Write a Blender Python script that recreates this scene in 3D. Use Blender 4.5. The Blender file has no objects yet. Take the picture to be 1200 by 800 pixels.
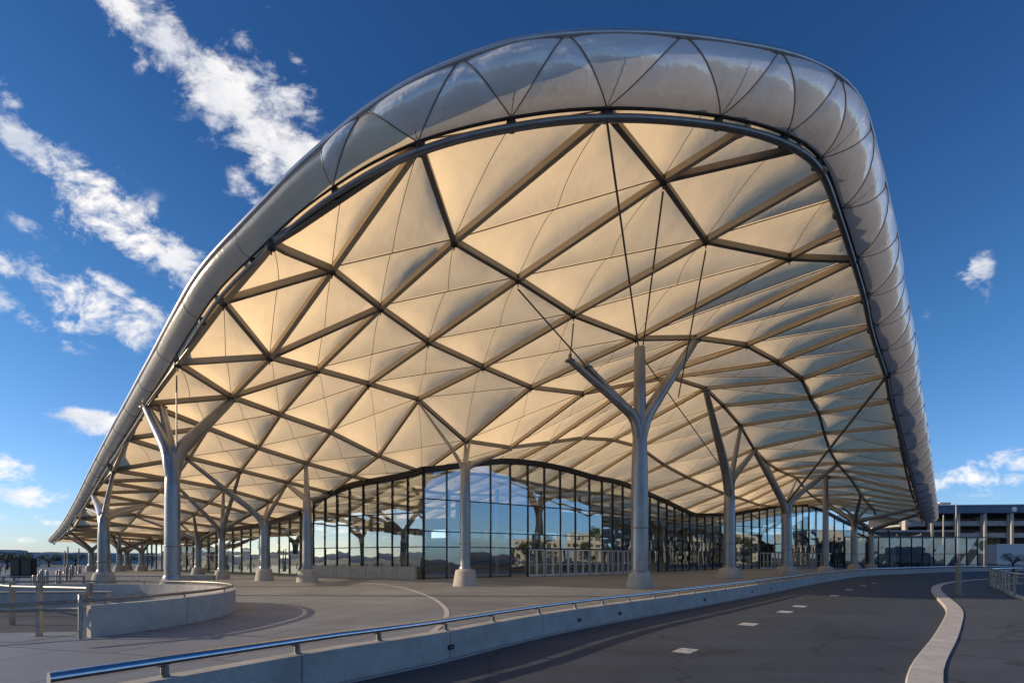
import bpy, math, random
import numpy as np
from mathutils import Vector, Matrix
random.seed(7); rng=np.random.RandomState(3)
SC=bpy.context.scene; COL=SC.collection
R=math.radians
# ------------------------------------------------------------------ survey helpers
F=600.;H0=653.;CH=2.2          # focal length in px, horizon row, eye height (m)
def P(px,py,Y): return ((px-600)/F*Y, Y, CH+(H0-py)/F*Y)
def G(px,py,z=0.0):
    Y=(CH-z)*F/(py-H0); return ((px-600)/F*Y, Y, z)
def tps(pts,vals,lam=0.0):
    pts=np.array(pts,float);vals=np.array(vals,float)
    if vals.ndim==1: vals=vals[:,None]
    sc=np.abs(pts).max();q=pts/sc;n=len(q)
    U=lambda r2:0.5*r2*np.log(r2+1e-12)
    K=U(((q[:,None]-q[None])**2).sum(-1))+lam*np.eye(n);Pm=np.hstack([np.ones((n,1)),q])
    A=np.block([[K,Pm],[Pm.T,np.zeros((3,3))]])
    w=np.linalg.solve(A,np.vstack([vals,np.zeros((3,vals.shape[1]))]))
    def f(x):
        x=np.atleast_2d(np.array(x,float))/sc
        return U(((x[:,None]-q[None])**2).sum(-1))@w[:n]+np.hstack([np.ones((len(x),1)),x])@w[n:]
    return f
NODES={(0,0):(712,131,21),(1,0):(777,211,25),(2,0):(827,284,28.5),(3,0):(925,302,30.5),
(0,1):(532,286,25.5),(1,1):(607,328,29),(2,1):(672,370,33),(3,1):(745,398,37.7),
(-1,2):(389,315,26),(0,2):(446,361,30),(1,2):(502,402,34),(2,2):(566,431,38.5),(3,2):(622,454,43),
(-1,3):(316,421,30.5),(0,3):(372,434,34.5),(1,3):(432,451,39),(2,3):(490,466,43.5),(-1,4):(271,466,35),
(-2,4):(208,428,28),(-2,3):(262,352,24.8),(-1,1):(493,170,20.6),(-2,2):(318,292,22.3),
(4,1):(815,397,39),(5,1):(875,405,41.5),(6,1):(912,425,45),(7,1):(940,445,47.5),(8,1):(950,467,51.5),(9,1):(960,485,55),
(4,2):(683,461,47.5),(5,2):(745,450,49),(6,2):(786,442,50),(7,2):(827,456,53),(8,2):(848,475,57),(9,2):(868,498,61),
(4,0):(1003,306,30.3),(5,0):(1015,347,33.5),(6,0):(1022,382,37),(7,0):(1031,411,40.5),(8,0):(1040,439,44),(9,0):(1046,470,48.5)}
pl=[];xy=[];zp=[];zz=[]
for k,(px,py,Y) in NODES.items():
    X,Y,Z=P(px,py,Y);pl.append(k);xy.append((X,Y));zp.append((X,Y));zz.append(Z)
def addn(i,j,X,Y): pl.append((i,j));xy.append((X,Y))
for k in range(11,22,3):
    addn(k,0,36+(k-9)*3.95,48.5+(k-9)*4.6); addn(k,2,27+(k-9)*3.95,61+(k-9)*4.6); addn(k,8,-6+(k-9)*3.95,97+(k-9)*4.6)
for k in range(6,18,3):
    addn(-2,k,-18.6-(k-4)*5.2,28-(4-k)*5.3); addn(3,k,1.8-(k-2)*5.0,43-(2-k)*5.3); addn(8,k,14-(k-2)*5.0,68-(2-k)*5.3)
mapf=tps(pl,xy,1e-5)
def addz(px,py,Y):
    X,Y,Z=P(px,py,Y);zp.append((X,Y));zz.append(Z)
RIM=[(62,637,92),(78,621,76),(95,597,61),(116,562,48),(145,515,38.5),(180,462,31.5),(217,405,26.8),(258,345,24),(332,274,22),(392,216,21.2),(490,167,20.5),(600,141,20.4),(712,131,20.8),(842,136,22),(920,157,23),(962,190,24.2),(985,247,27),(1003,306,30.3),(1015,347,33.5),(1022,382,37),(1031,411,40.5),(1040,439,44),(1046,470,48.5),(1060,525,57),(1075,580,72),(1087,614,98)]
for r in RIM: addz(*r)
for r in [(590,538,57),(540,542,54),(640,545,61.5),(496,549,52),(409,567,57),(354,597,63),(300,615,71),(266,620,77),(212,631,88),(700,560,67),(761,580,78),(814,602,88),(870,597,94),(912,592,103),(968,592,110),(1000,617,116),
 (150,560,46),(200,585,58),(240,560,50),(300,560,52),(140,625,75),(350,520,45),(450,520,47),(560,500,46),(640,500,50),(760,520,64),(820,520,62),(890,520,64),(905,545,72),(930,560,84),(1010,560,75)]: addz(*r)
for X,Y,z in [(-30,110,5),(-60,110,4.6),(-20,85,8),(0,80,12),(20,100,11),(40,120,10),(60,140,9),(100,125,7),(0,120,10)]: zp.append((X,Y));zz.append(z)
_zf=tps(zp,zz,2e-4)
def zf(pts):
    pts=np.atleast_2d(np.array(pts,float)); out=np.empty(len(pts))
    for k in range(0,len(pts),4000): out[k:k+4000]=_zf(pts[k:k+4000])[:,0]+.28
    return out
def z1(x,y): return float(zf([(x,y)])[0])
def hit(px,py,lo=15,hi=130,drop=0.5):
    "first point of the roof along a sight line"
    Ys=np.linspace(lo,hi,500); X=(px-600)/F*Ys; Z=CH+(H0-py)/F*Ys
    d=zf(np.c_[X,Ys])-drop-Z; s=np.where(d<0)[0]
    if len(s)==0: k=int(np.argmin(np.abs(d)))
    else: k=int(s[0])
    return Vector((X[k],Ys[k],Z[k]))

# ------------------------------------------------------------------ mesh helpers
class MB:
    def __init__(s): s.v=[];s.f=[];s.m=[];s.sm=[]
    def add(s,vs,fs,mi=0,smooth=False):
        b=len(s.v); s.v+= [tuple(map(float,v)) for v in vs]
        for f in fs: s.f.append(tuple(b+i for i in f)); s.m.append(mi); s.sm.append(smooth)
        return s
    def box(s,x0,y0,z0,x1,y1,z1,mi=0,M=None):
        vs=[Vector((x,y,z)) for z in (z0,z1) for y in (y0,y1) for x in (x0,x1)]
        if M is not None: vs=[M@v for v in vs]
        return s.add(vs,[(0,2,3,1),(4,5,7,6),(0,1,5,4),(2,6,7,3),(0,4,6,2),(1,3,7,5)],mi)
    def tube(s,path,r,n=12,mi=0,caps=True,flat=1.0):
        path=[Vector(p) for p in path]; m=len(path)
        rs=[r]*m if not hasattr(r,'__len__') else r
        t0=(path[1]-path[0]).normalized(); up=Vector((0,0,1)) if abs(t0.z)<.9 else Vector((0,1,0))
        u=t0.cross(up).normalized(); vs=[]
        for k in range(m):
            t=(path[min(k+1,m-1)]-path[max(k-1,0)]).normalized()
            u=(u-t*u.dot(t)).normalized(); w=t.cross(u)
            for a in range(n):
                an=2*math.pi*a/n; vs.append(path[k]+(u*math.cos(an)*flat+w*math.sin(an))*rs[k])
        fs=[(k*n+a,k*n+(a+1)%n,(k+1)*n+(a+1)%n,(k+1)*n+a) for k in range(m-1) for a in range(n)]
        s.add(vs,fs,mi,True)
        if caps: s.add(vs[:n][::-1],[tuple(range(n))],mi); s.add(vs[-n:],[tuple(range(n))],mi)
        return s
    def bar(s,path,w,d,mi=0,drop=0.0,flange=False):
        "rectangular beam hung below a path"
        path=[Vector(p) for p in path]; m=len(path); vs=[]
        for k in range(m):
            t=(path[min(k+1,m-1)]-path[max(k-1,0)]); t.z*=1; t=t.normalized()
            u=t.cross(Vector((0,0,1))).normalized(); n=u.cross(t).normalized()
            top=path[k]-n*drop
            for a,b in ((-w/2,0),(w/2,0),(w/2,-d),(-w/2,-d)): vs.append(top+u*a+n*b)
        fs=[(k*4+a,(k+1)*4+a,(k+1)*4+(a+1)%4,k*4+(a+1)%4) for k in range(m-1) for a in range(4)]
        fs+=[(0,1,2,3),((m-1)*4+3,(m-1)*4+2,(m-1)*4+1,(m-1)*4)]
        s.add(vs,fs,mi)
        if flange:
            s.bar(path,w*1.5,.05,mi,drop+d+.003); 
        return s
    def strip(s,path,t,z0,z1,mi=0):
        "vertical wall of thickness t along a plan path (to the left side)"
        pts=[Vector((p[0],p[1],0)) for p in path]; m=len(pts); L=[];
        for k in range(m):
            d=(pts[min(k+1,m-1)]-pts[max(k-1,0)]).normalized(); n=Vector((-d.y,d.x,0))
            a=pts[k];b=pts[k]+n*t
            za=z0; zb=z1[k] if hasattr(z1,'__len__') else z1
            L+= [(a.x,a.y,za),(b.x,b.y,za),(b.x,b.y,zb),(a.x,a.y,zb)]
        fs=[(k*4+a,k*4+(a+1)%4,(k+1)*4+(a+1)%4,(k+1)*4+a) for k in range(m-1) for a in range(4)]
        fs+=[(0,3,2,1),((m-1)*4,(m-1)*4+1,(m-1)*4+2,(m-1)*4+3)]
        return s.add(L,fs,mi)
    def lathe(s,prof,c=(0,0,0),n=24,mi=0,smooth=True):
        vs=[(c[0]+r*math.cos(2*math.pi*a/n),c[1]+r*math.sin(2*math.pi*a/n),c[2]+z) for r,z in prof for a in range(n)]
        fs=[(k*n+a,k*n+(a+1)%n,(k+1)*n+(a+1)%n,(k+1)*n+a) for k in range(len(prof)-1) for a in range(n)]
        s.add(vs,fs,mi,smooth); s.add(vs[-n:],[tuple(range(n))],mi); s.add(vs[:n][::-1],[tuple(range(n))],mi)
        return s
    def build(s,name,mats,parent=None,origin=None):
        me=bpy.data.meshes.new(name)
        vs=s.v
        if parent is not None and origin is None: origin=parent.location
        if origin is not None: o=Vector(origin); vs=[tuple(Vector(v)-o) for v in vs]
        me.from_pydata(vs,[],s.f)
        for m in (mats if isinstance(mats,(list,tuple)) else [mats]): me.materials.append(m)
        me.polygons.foreach_set('material_index',s.m); me.polygons.foreach_set('use_smooth',s.sm); me.update()
        ob=bpy.data.objects.new(name,me); COL.objects.link(ob)
        if parent is not None: ob.parent=parent
        elif origin is not None: ob.location=origin
        return ob
def tag(o,label=None,cat=None,group=None,kind=None):
    if label: o['label']=label
    if cat: o['category']=cat
    if group: o['group']=group
    if kind: o['kind']=kind
    return o
def thing(name,label,cat,loc=(0,0,0),group=None):
    o=bpy.data.objects.new(name,None); COL.objects.link(o); o.location=loc; o.empty_display_size=.5
    return tag(o,label,cat,group)
def dup(root,loc,label,group=None,rz=0.0,scale=None):
    r=root.copy(); COL.objects.link(r); r.location=loc; r.rotation_euler=(0,0,rz); r['label']=label
    if scale: r.scale=scale
    if group: r['group']=group
    for c in list(root.children):
        d=c.copy(); COL.objects.link(d); d.parent=r
        for g in c.children:
            e=g.copy(); COL.objects.link(e); e.parent=d
    return r
def smooth_path(pts,step=1.0):
    "Catmull-Rom resample"
    p=[Vector(q) if len(q)==3 else Vector((q[0],q[1],0)) for q in pts]; out=[]
    for k in range(len(p)-1):
        a=p[max(k-1,0)];b=p[k];c=p[k+1];d=p[min(k+2,len(p)-1)]
        n=max(1,int(round((c-b).length/step)))
        for q in range(n):
            t=q/n; out.append(.5*((2*b)+(c-a)*t+(2*a-5*b+4*c-d)*t*t+(3*b-a-3*c+d)*t**3))
    out.append(p[-1]); return out

# ------------------------------------------------------------------ materials
def newmat(name):
    m=bpy.data.materials.new(name); m.use_nodes=True; nt=m.node_tree
    for n in list(nt.nodes): nt.nodes.remove(n)
    out=nt.nodes.new('ShaderNodeOutputMaterial'); return m,nt,out
def N(nt,t,**kw):
    n=nt.nodes.new(t)
    for k,v in kw.items():
        if k.startswith('_'): setattr(n,k[1:],v)
        else: n.inputs[k].default_value=v
    return n
def rampn(nt,src,stops):
    r=nt.nodes.new('ShaderNodeValToRGB'); cr=r.color_ramp
    while len(cr.elements)<len(stops): cr.elements.new(.5)
    for e,(p,c) in zip(cr.elements,stops): e.position=p; e.color=(*c,1) if len(c)==3 else c
    nt.links.new(src,r.inputs[0]); return r
def pmat(name,c1,c2=None,scale=3.0,rough=.6,metal=0.0,bump=0.0,bscale=40.0,spec=.5,stretch=None,fine=None,rvar=0.0):
    m,nt,out=newmat(name); b=N(nt,'ShaderNodeBsdfPrincipled',Roughness=rough,Metallic=metal)
    b.inputs['Specular IOR Level'].default_value=spec
    tc=nt.nodes.new('ShaderNodeTexCoord'); geo=nt.nodes.new('ShaderNodeNewGeometry')
    src=geo.outputs['Position']
    if stretch:
        mp=N(nt,'ShaderNodeMapping'); mp.inputs['Scale'].default_value=stretch; nt.links.new(src,mp.inputs[0]); src=mp.outputs[0]
    nz=N(nt,'ShaderNodeTexNoise',Scale=scale,Detail=8.0,Roughness=.62); nt.links.new(src,nz.inputs['Vector'])
    c2=c2 or tuple(x*.8 for x in c1)
    r=rampn(nt,nz.outputs[0],[(.32,c2),(.68,c1)]); col=r.outputs[0]
    if fine:
        n2=N(nt,'ShaderNodeTexNoise',Scale=fine[0],Detail=4.0,Roughness=.7); nt.links.new(geo.outputs['Position'],n2.inputs['Vector'])
        r2=rampn(nt,n2.outputs[0],[(.3,(1-fine[1],)*3),(.7,(1+fine[1],)*3)])
        mx=N(nt,'ShaderNodeMix',_data_type='RGBA',_blend_type='MULTIPLY'); mx.inputs[0].default_value=1
        nt.links.new(col,mx.inputs[6]); nt.links.new(r2.outputs[0],mx.inputs[7]); col=mx.outputs[2]
    nt.links.new(col,b.inputs['Base Color'])
    if rvar:
        mr=N(nt,'ShaderNodeMapRange'); mr.inputs['To Min'].default_value=rough-rvar; mr.inputs['To Max'].default_value=rough+rvar
        nt.links.new(nz.outputs[0],mr.inputs[0]); nt.links.new(mr.outputs[0],b.inputs['Roughness'])
    if bump:
        n3=N(nt,'ShaderNodeTexNoise',Scale=bscale,Detail=5.0); nt.links.new(geo.outputs['Position'],n3.inputs['Vector'])
        bp=N(nt,'ShaderNodeBump',Strength=bump,Distance=.02); nt.links.new(n3.outputs[0],bp.inputs['Height']); nt.links.new(bp.outputs[0],b.inputs['Normal'])
    nt.links.new(b.outputs[0],out.inputs[0]); m['col']=1
    return m
def foilmat(name,dif,tra,gl,rough,wt,wg,bump,fwd=0.0):
    m,nt,out=newmat(name); geo=nt.nodes.new('ShaderNodeNewGeometry')
    nz=N(nt,'ShaderNodeTexNoise',Scale=.55,Detail=4.0,Roughness=.55,Distortion=.8); nt.links.new(geo.outputs['Position'],nz.inputs['Vector'])
    dots=N(nt,'ShaderNodeTexNoise',Scale=9.0,Detail=3.0); nt.links.new(geo.outputs['Position'],dots.inputs['Vector'])
    r1=rampn(nt,nz.outputs[0],[(.3,tuple(x*.93 for x in dif)),(.7,dif)]); r2=rampn(nt,nz.outputs[0],[(.28,tuple(x*.90 for x in tra)),(.55,tuple(x*.97 for x in tra)),(.75,tra)])
    n2=N(nt,'ShaderNodeTexNoise',Scale=1.1,Detail=3.0,Roughness=.5,Distortion=1.5); nt.links.new(geo.outputs['Position'],n2.inputs['Vector'])
    bp=N(nt,'ShaderNodeBump',Strength=bump,Distance=.25); nt.links.new(n2.outputs[0],bp.inputs['Height'])
    d=N(nt,'ShaderNodeBsdfDiffuse'); t=N(nt,'ShaderNodeBsdfTranslucent'); g=N(nt,'ShaderNodeBsdfGlossy',Roughness=rough); g.inputs[0].default_value=(*gl,1)
    nt.links.new(r1.outputs[0],d.inputs[0]); nt.links.new(r2.outputs[0],t.inputs[0])
    for s in (d,g,t): nt.links.new(bp.outputs[0],s.inputs['Normal'])
    rf=N(nt,'ShaderNodeBsdfRefraction',Roughness=.85,IOR=1.33); rf.inputs[0].default_value=(tra[0],tra[1]*.93,tra[2]*.78,1); nt.links.new(bp.outputs[0],rf.inputs['Normal'])
    mt_=N(nt,'ShaderNodeMixShader'); mt_.inputs[0].default_value=fwd; nt.links.new(t.outputs[0],mt_.inputs[1]); nt.links.new(rf.outputs[0],mt_.inputs[2])
    m1=N(nt,'ShaderNodeMixShader'); m1.inputs[0].default_value=wt; nt.links.new(d.outputs[0],m1.inputs[1]); nt.links.new(mt_.outputs[0],m1.inputs[2])
    fr=N(nt,'ShaderNodeLayerWeight',Blend=.35); mr=N(nt,'ShaderNodeMapRange'); mr.inputs['To Min'].default_value=wg; mr.inputs['To Max'].default_value=min(1,wg*3.2)
    mr.interpolation_type='SMOOTHSTEP'; nt.links.new(fr.outputs['Facing'],mr.inputs[0]); m2=N(nt,'ShaderNodeMixShader'); nt.links.new(mr.outputs[0],m2.inputs[0])
    nt.links.new(m1.outputs[0],m2.inputs[1]); nt.links.new(g.outputs[0],m2.inputs[2]); nt.links.new(m2.outputs[0],out.inputs[0]); return m
def glassmat(name,tint,refl,base):
    m,nt,out=newmat(name); g=N(nt,'ShaderNodeBsdfGlossy',Roughness=0.0); g.inputs[0].default_value=(*refl,1)
    t=N(nt,'ShaderNodeBsdfTransparent'); t.inputs[0].default_value=(*tint,1)
    fr=N(nt,'ShaderNodeLayerWeight',Blend=.4); mr=N(nt,'ShaderNodeMapRange'); mr.inputs['To Min'].default_value=base; mr.inputs['To Max'].default_value=1
    nt.links.new(fr.outputs['Fresnel'],mr.inputs[0])
    geo=nt.nodes.new('ShaderNodeNewGeometry'); nz=N(nt,'ShaderNodeTexNoise',Scale=.45,Detail=1.0); nt.links.new(geo.outputs['Position'],nz.inputs['Vector'])
    bp=N(nt,'ShaderNodeBump',Strength=.25,Distance=.03); nt.links.new(nz.outputs[0],bp.inputs['Height']); nt.links.new(bp.outputs[0],g.inputs['Normal'])
    mx=N(nt,'ShaderNodeMixShader'); nt.links.new(mr.outputs[0],mx.inputs[0]); nt.links.new(t.outputs[0],mx.inputs[1]); nt.links.new(g.outputs[0],mx.inputs[2]); nt.links.new(mx.outputs[0],out.inputs[0]); return m
M={}
M['foil']=foilmat('roof_foil',(.88,.84,.77),(1.0,.77,.46),(.97,.95,.92),.24,.80,.06,.07)
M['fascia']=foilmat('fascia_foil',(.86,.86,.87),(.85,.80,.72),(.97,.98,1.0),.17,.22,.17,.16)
M['fascia_sun']=foilmat('fascia_foil_sun_glow',(.85,.76,.62),(1.0,.82,.56),(.95,.92,.88),.25,.60,.10,.10)  # sun glow put into a warmer, more translucent copy of the fascia foil
M['rib']=pmat('rib_sun_gold',(.74,.62,.44),(.64,.52,.36),scale=.8,rough=.45,metal=.1,fine=(14,.10))  # gold of sunlight coming through the foil is put into this colour
M['seam']=pmat('seam_grey',(.22,.21,.21),rough=.45,metal=.6)
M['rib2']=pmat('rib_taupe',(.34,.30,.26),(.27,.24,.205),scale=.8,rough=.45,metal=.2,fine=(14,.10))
M['flange2']=pmat('rib_flange_sun_gold',(.58,.47,.32),(.48,.38,.26),scale=.8,rough=.4,metal=.2)  # long rib flange, the same sun gold put into its colour
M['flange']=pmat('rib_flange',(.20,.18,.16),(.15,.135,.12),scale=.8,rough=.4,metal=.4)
M['tube']=pmat('rim_steel',(.30,.30,.31),(.22,.22,.23),scale=2,rough=.32,metal=.85,rvar=.08)
M['trim']=pmat('trim_alu',(.55,.56,.60),(.45,.46,.5),scale=1.5,rough=.33,metal=.8)
M['steel']=pmat('column_steel',(.33,.33,.335),(.21,.21,.215),scale=1.4,rough=.33,metal=.62,stretch=(1,1,.35),fine=(9,.13),rvar=.1)
M['cable']=pmat('cable',(.22,.2,.18),rough=.4,metal=.7)
M['joint']=pmat('joint',(.07,.06,.055),rough=.5,metal=.6)
M['conc']=pmat('concrete',(.52,.49,.45),(.37,.35,.325),scale=1.3,rough=.88,bump=.5,bscale=30,fine=(22,.16))
M['pad']=pmat('pad_concrete',(.46,.43,.39),(.33,.31,.28),scale=2,rough=.85,bump=.4,bscale=25,fine=(16,.14))
M['rail']=pmat('rail_stainless',(.62,.64,.68),(.5,.52,.56),scale=6,rough=.17,metal=1.0,stretch=(1,1,1),rvar=.05)
M['post']=pmat('post_metal',(.33,.31,.28),(.2,.185,.165),scale=5,rough=.42,metal=.75)
M['mull']=pmat('mullion',(.035,.036,.04),rough=.4,metal=.5)
M['mull2']=pmat('mullion_pale',(.20,.18,.15),rough=.4,metal=.5)
M['doorf']=pmat('door_frame',(.55,.53,.50),(.45,.44,.42),rough=.4,metal=.5)
M['glass']=glassmat('facade_glass',(.66,.72,.76),(.80,.93,1.0),.28)
M['glass2']=glassmat('plain_glass',(.6,.66,.68),(.85,.9,.95),.22)
M['core']=pmat('core_wall',(.13,.105,.08),(.05,.045,.04),scale=.5,rough=.7)
M['curb']=pmat('kerb_stone',(.55,.53,.50),(.42,.40,.38),scale=2.5,rough=.85,bump=.4,bscale=30,fine=(18,.12))
M['white']=pmat('white_paint',(.72,.70,.66),(.5,.49,.46),scale=9,rough=.75,fine=(40,.2))
M['pale']=pmat('pale_wall',(.56,.50,.42),(.46,.41,.35),scale=.6,rough=.85)
M['grey']=pmat('deck_concrete',(.50,.485,.47),(.40,.39,.38),scale=.6,rough=.85)
M['navy']=pmat('blue_band',(.05,.12,.22),(.04,.095,.18),scale=.5,rough=.5)
M['dark']=pmat('dark_void',(.03,.03,.032),rough=.8)
M['win']=pmat('window_dark',(.03,.04,.05),(.05,.055,.06),scale=1,rough=.12,spec=.8)
M['truck']=pmat('truck_white',(.62,.64,.68),(.55,.57,.6),scale=1,rough=.4)
M['black']=pmat('rubber',(.02,.02,.02),rough=.8)
M['bark']=pmat('bark',(.09,.065,.045),rough=.95)
M['leaf']=pmat('leaf',(.075,.10,.035),(.03,.045,.015),scale=2,rough=.7)
M['lens']=pmat('lens',(.02,.02,.022),rough=.3)
# ------------------------------------------------------------------ rim curve
rimc=[P(*r)[:2] for r in RIM]
rim=smooth_path(rimc,.25)
RA=np.array([(p.x,p.y) for p in rim])
for _ in range(14): RA[1:-1]=.5*RA[1:-1]+.25*(RA[:-2]+RA[2:])
RSX=1
RS=np.r_[0,np.cumsum(np.linalg.norm(np.diff(RA,axis=0),axis=1))]
_ci=[int(np.argmin(((RA-np.array(c_))**2).sum(1))) for c_ in rimc]
RZ=np.interp(RS,RS[_ci],[P(*r)[2] for r in RIM])+.14
for _ in range(200): RZ[1:-1]=.5*RZ[1:-1]+.25*(RZ[:-2]+RZ[2:])
RT=np.gradient(RA,axis=0); RT/=np.linalg.norm(RT,axis=1)[:,None]
RN=np.c_[RT[:,1],-RT[:,0]]                      # outward (rim runs left end -> corner -> right end)
RLEN=RS[-1]
def rim_at(s):
    s=min(max(s,0),RLEN)
    x=np.interp(s,RS,RA[:,0]);y=np.interp(s,RS,RA[:,1]);z=np.interp(s,RS,RZ)
    nx=np.interp(s,RS,RN[:,0]);ny=np.interp(s,RS,RN[:,1]); return Vector((x,y,z)),Vector((nx,ny,0)).normalized()
def s_of(k):   # arc position of RIM control k
    d=((RA-np.array(rimc[k]))**2).sum(1); return float(RS[int(np.argmin(d))])
ctrl=[(0,.6,.6),(3,.65,.65),(6,.72,.75),(8,.78,.85),(9,.9,1.05),(10,1.1,1.45),(11,1.35,1.75),(13,1.45,1.8),(15,1.6,2.0),(17,1.75,2.2),(20,2.0,2.3),(23,2.0,2.1),(25,1.6,1.6)]
cs=[s_of(k) for k,_,_ in ctrl]; cw=[w for _,w,_ in ctrl]; ch=[h for _,_,h in ctrl]
def prof(s,t,bulge=0.0):
    p,n=rim_at(s); W=float(np.interp(s,cs,cw)); H=float(np.interp(s,cs,ch))
    a=t*math.pi*.62
    out=W*math.sin(a)**.9 if t>0 else 0.0; up=H*(1-math.cos(a))/(1-math.cos(math.pi*.62))
    q=p+n*out+Vector((0,0,up))
    if bulge: q+= (n*math.cos(a*.6)+Vector((0,0,-.3+t))).normalized()*bulge
    return q
_NC={}
def node(i,j):
    if (i,j) not in _NC:
        x,y=mapf([(i,j)])[0]; _NC[(i,j)]=(float(x),float(y),float(_zf([(x,y)])[0,0])+.28)
    return _NC[(i,j)]
def lin(ij):
    out=[]
    for a,b in ij:
        i=math.floor(a+1e-9);j=math.floor(b+1e-9);u=a-i;v=b-j
        A,B,Cc,Dd=(np.array(node(i,j)),np.array(node(i+1,j)),np.array(node(i,j+1)),np.array(node(i+1,j+1)))
        out.append(A+(B-A)*u+(Cc-A)*v if u+v<=1 else Dd+(Cc-Dd)*(1-u)+(B-Dd)*(1-v))
    return np.array(out)
POLY=np.vstack([RA[::4],RA[-1:],[[RA[-1][0]+30,RA[-1][1]+60],[RA[0][0],RA[0][1]+90]]])
def inside(pts):
    pts=np.atleast_2d(pts); x=pts[:,0];y=pts[:,1];ins=np.zeros(len(x),bool)
    for k in range(len(POLY)):
        x1,y1=POLY[k];x2,y2=POLY[(k+1)%len(POLY)]
        if y1==y2: continue
        c=((y1>y)!=(y2>y))&(x<(x2-x1)*(y-y1)/(y2-y1)+x1);ins^=c
    return ins
def snap(p):
    d=((RA-p)**2).sum(1); k=int(np.argmin(d)); return RA[k],RZ[k]
def cell_ok(i,j): return (i<=7 or j<=6) and i<=19 and j<=15
ROOF=thing('canopy_roof','sweeping translucent cream foil canopy on a taupe and sun-tinted steel grid with rolled silver edge','canopy roof',(4,21,0))
# ---- cushions
NSF=9
cells=[]
IR=range(-5,20); JR=range(-4,16)
for i in IR:
    for j in JR:
        if not cell_ok(i,j): continue
        c0=mapf([(i+.5,j+.5)])[0]; NS=17 if np.hypot(*c0)<46 else 9
        u=np.linspace(0,1,NS); uu,vv=np.meshgrid(u,u,indexing='ij')
        p3_=lin(np.c_[np.minimum(i+uu,i+.99999).ravel(),np.minimum(j+vv,j+.99999).ravel()]); pts=p3_[:,:2]; ins=inside(pts)
        if not ins.any(): continue
        if abs(pts).max()>260: continue
        z=p3_[:,2]
        a=uu.ravel();b=vv.ravel()
        size=np.linalg.norm(pts[0]-pts[-1])
        lower=(a+b)<=1
        # barycentric product in each triangle (split along the diagonal a+b=1)
        l1=np.where(lower,a,1-a);l2=np.where(lower,b,1-b);l3=1-l1-l2
        prod=np.clip(27*l1*l2*l3,0,1)**.72
        amp=min(.42,.058*size)
        fold=np.zeros(len(a)); ph=rng.uniform(0,6)
        for A_,B_,C_ in ((l1,l2,l3),(l2,l3,l1),(l3,l1,l2)):
            ra_=B_/(B_+C_+1e-6); fold+=np.sin(2*math.pi*ra_*3.0+ph)*np.clip((A_-.30)/.3,0,1)*np.clip((1-A_)/.25,0,1)*np.clip(8*np.minimum(ra_,1-ra_),0,1)
        z2=z+prod*amp+(fold*.03*min(1,size/8)*(prod>0) if NS==17 else 0)
        cells.append((i,j,pts,z2,ins,float(np.hypot(*pts.mean(0))),NS))
cells.sort(key=lambda c:c[5])
def cell_mesh(mb,c):
    i,j,pts,z,ins,_,NS=c; V=np.c_[pts,z].copy(); keep=[]
    for a in range(NS-1):
        for b in range(NS-1):
            q=[a*NS+b,(a+1)*NS+b,(a+1)*NS+b+1,a*NS+b+1]
            if ins[q].any(): keep.append((a,b,q))
    used=set(k for _,_,q in keep for k in q)
    for k in used:
        if not ins[k]:
            p,zz_=snap(V[k,:2]); V[k]=(p[0],p[1],zz_)
    # two triangular halves with own vertices so the crease stays sharp
    lo={};hi={};
    def idx(d,k,):
        if k not in d: d[k]=len(mb.v); mb.v.append(tuple(V[k]))
        return d[k]
    for a,b,q in keep:
        s=a+b
        if s<NS-2: fs=[(lo,q)]
        elif s==NS-2: fs=[(lo,[q[0],q[1],q[3]]),(hi,[q[1],q[2],q[3]])]
        else: fs=[(hi,q)]
        for d,f in fs:
            mb.f.append(tuple(idx(d,k) for k in f)); mb.m.append(0); mb.sm.append(True)
    # crease wire on the diagonal (pattern of the cushion)
    path=[]
    for a in range(NS):
        k=a*NS+(NS-1-a)
        if ins[k]: path.append((V[k,0],V[k,1],V[k,2]-.10))
    p2_=[(V[a*NS+a,0],V[a*NS+a,1],V[a*NS+a,2]-.06) for a in range(NS) if ins[a*NS+a]]
    if len(p2_)>3: mb.tube(p2_,.016,4,1,caps=False)
    if len(path)>3 and not (i==-2 or (i==-1 and j in(2,3)) or (i,j)==(1,-1)): mb.tube(path,.028,5,1,caps=False)
for n,c in enumerate(cells[:100]):
    mb=MB(); cell_mesh(mb,c); mb.build('foil_cushion',[M['foil'],M['cable']],ROOF)
mb=MB()
for c in cells[100:]: cell_mesh(mb,c)
tag(mb.build('far_foil_cushions',[M['foil'],M['cable']],ROOF),kind='stuff')
# ---- ribs
def run(pts_ij):
    m_=lin(pts_ij); m=m_[:,:2]; z=m_[:,2]; ins=inside(m); segs=[];cur=[]
    for k in range(len(m)):
        i,j=pts_ij[k]
        ok=ins[k] and cell_ok(math.floor(min(i,19.999)-1e-6) if i>0 else i,j-1e-6) 
        if ok:
            if not cur and k>0 and not ins[k-1]:
                lo_,hi_=m[k-1],m[k]
                for _ in range(12):
                    mid=(lo_+hi_)/2
                    if inside([mid])[0]: hi_=mid
                    else: lo_=mid
                p,zz_=snap(hi_); cur.append((p[0],p[1],zz_))
            cur.append((m[k][0],m[k][1],z[k]))
        elif cur:
            if not ins[k]:
                lo_,hi_=m[k],m[k-1]
                for _ in range(12):
                    mid=(lo_+hi_)/2
                    if inside([mid])[0]: hi_=mid
                    else: lo_=mid
                p,zz_=snap(hi_); cur.append((p[0],p[1],zz_))
            segs.append(cur);cur=[]
    if cur: segs.append(cur)
    return [s for s in segs if len(s)>3]
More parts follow.
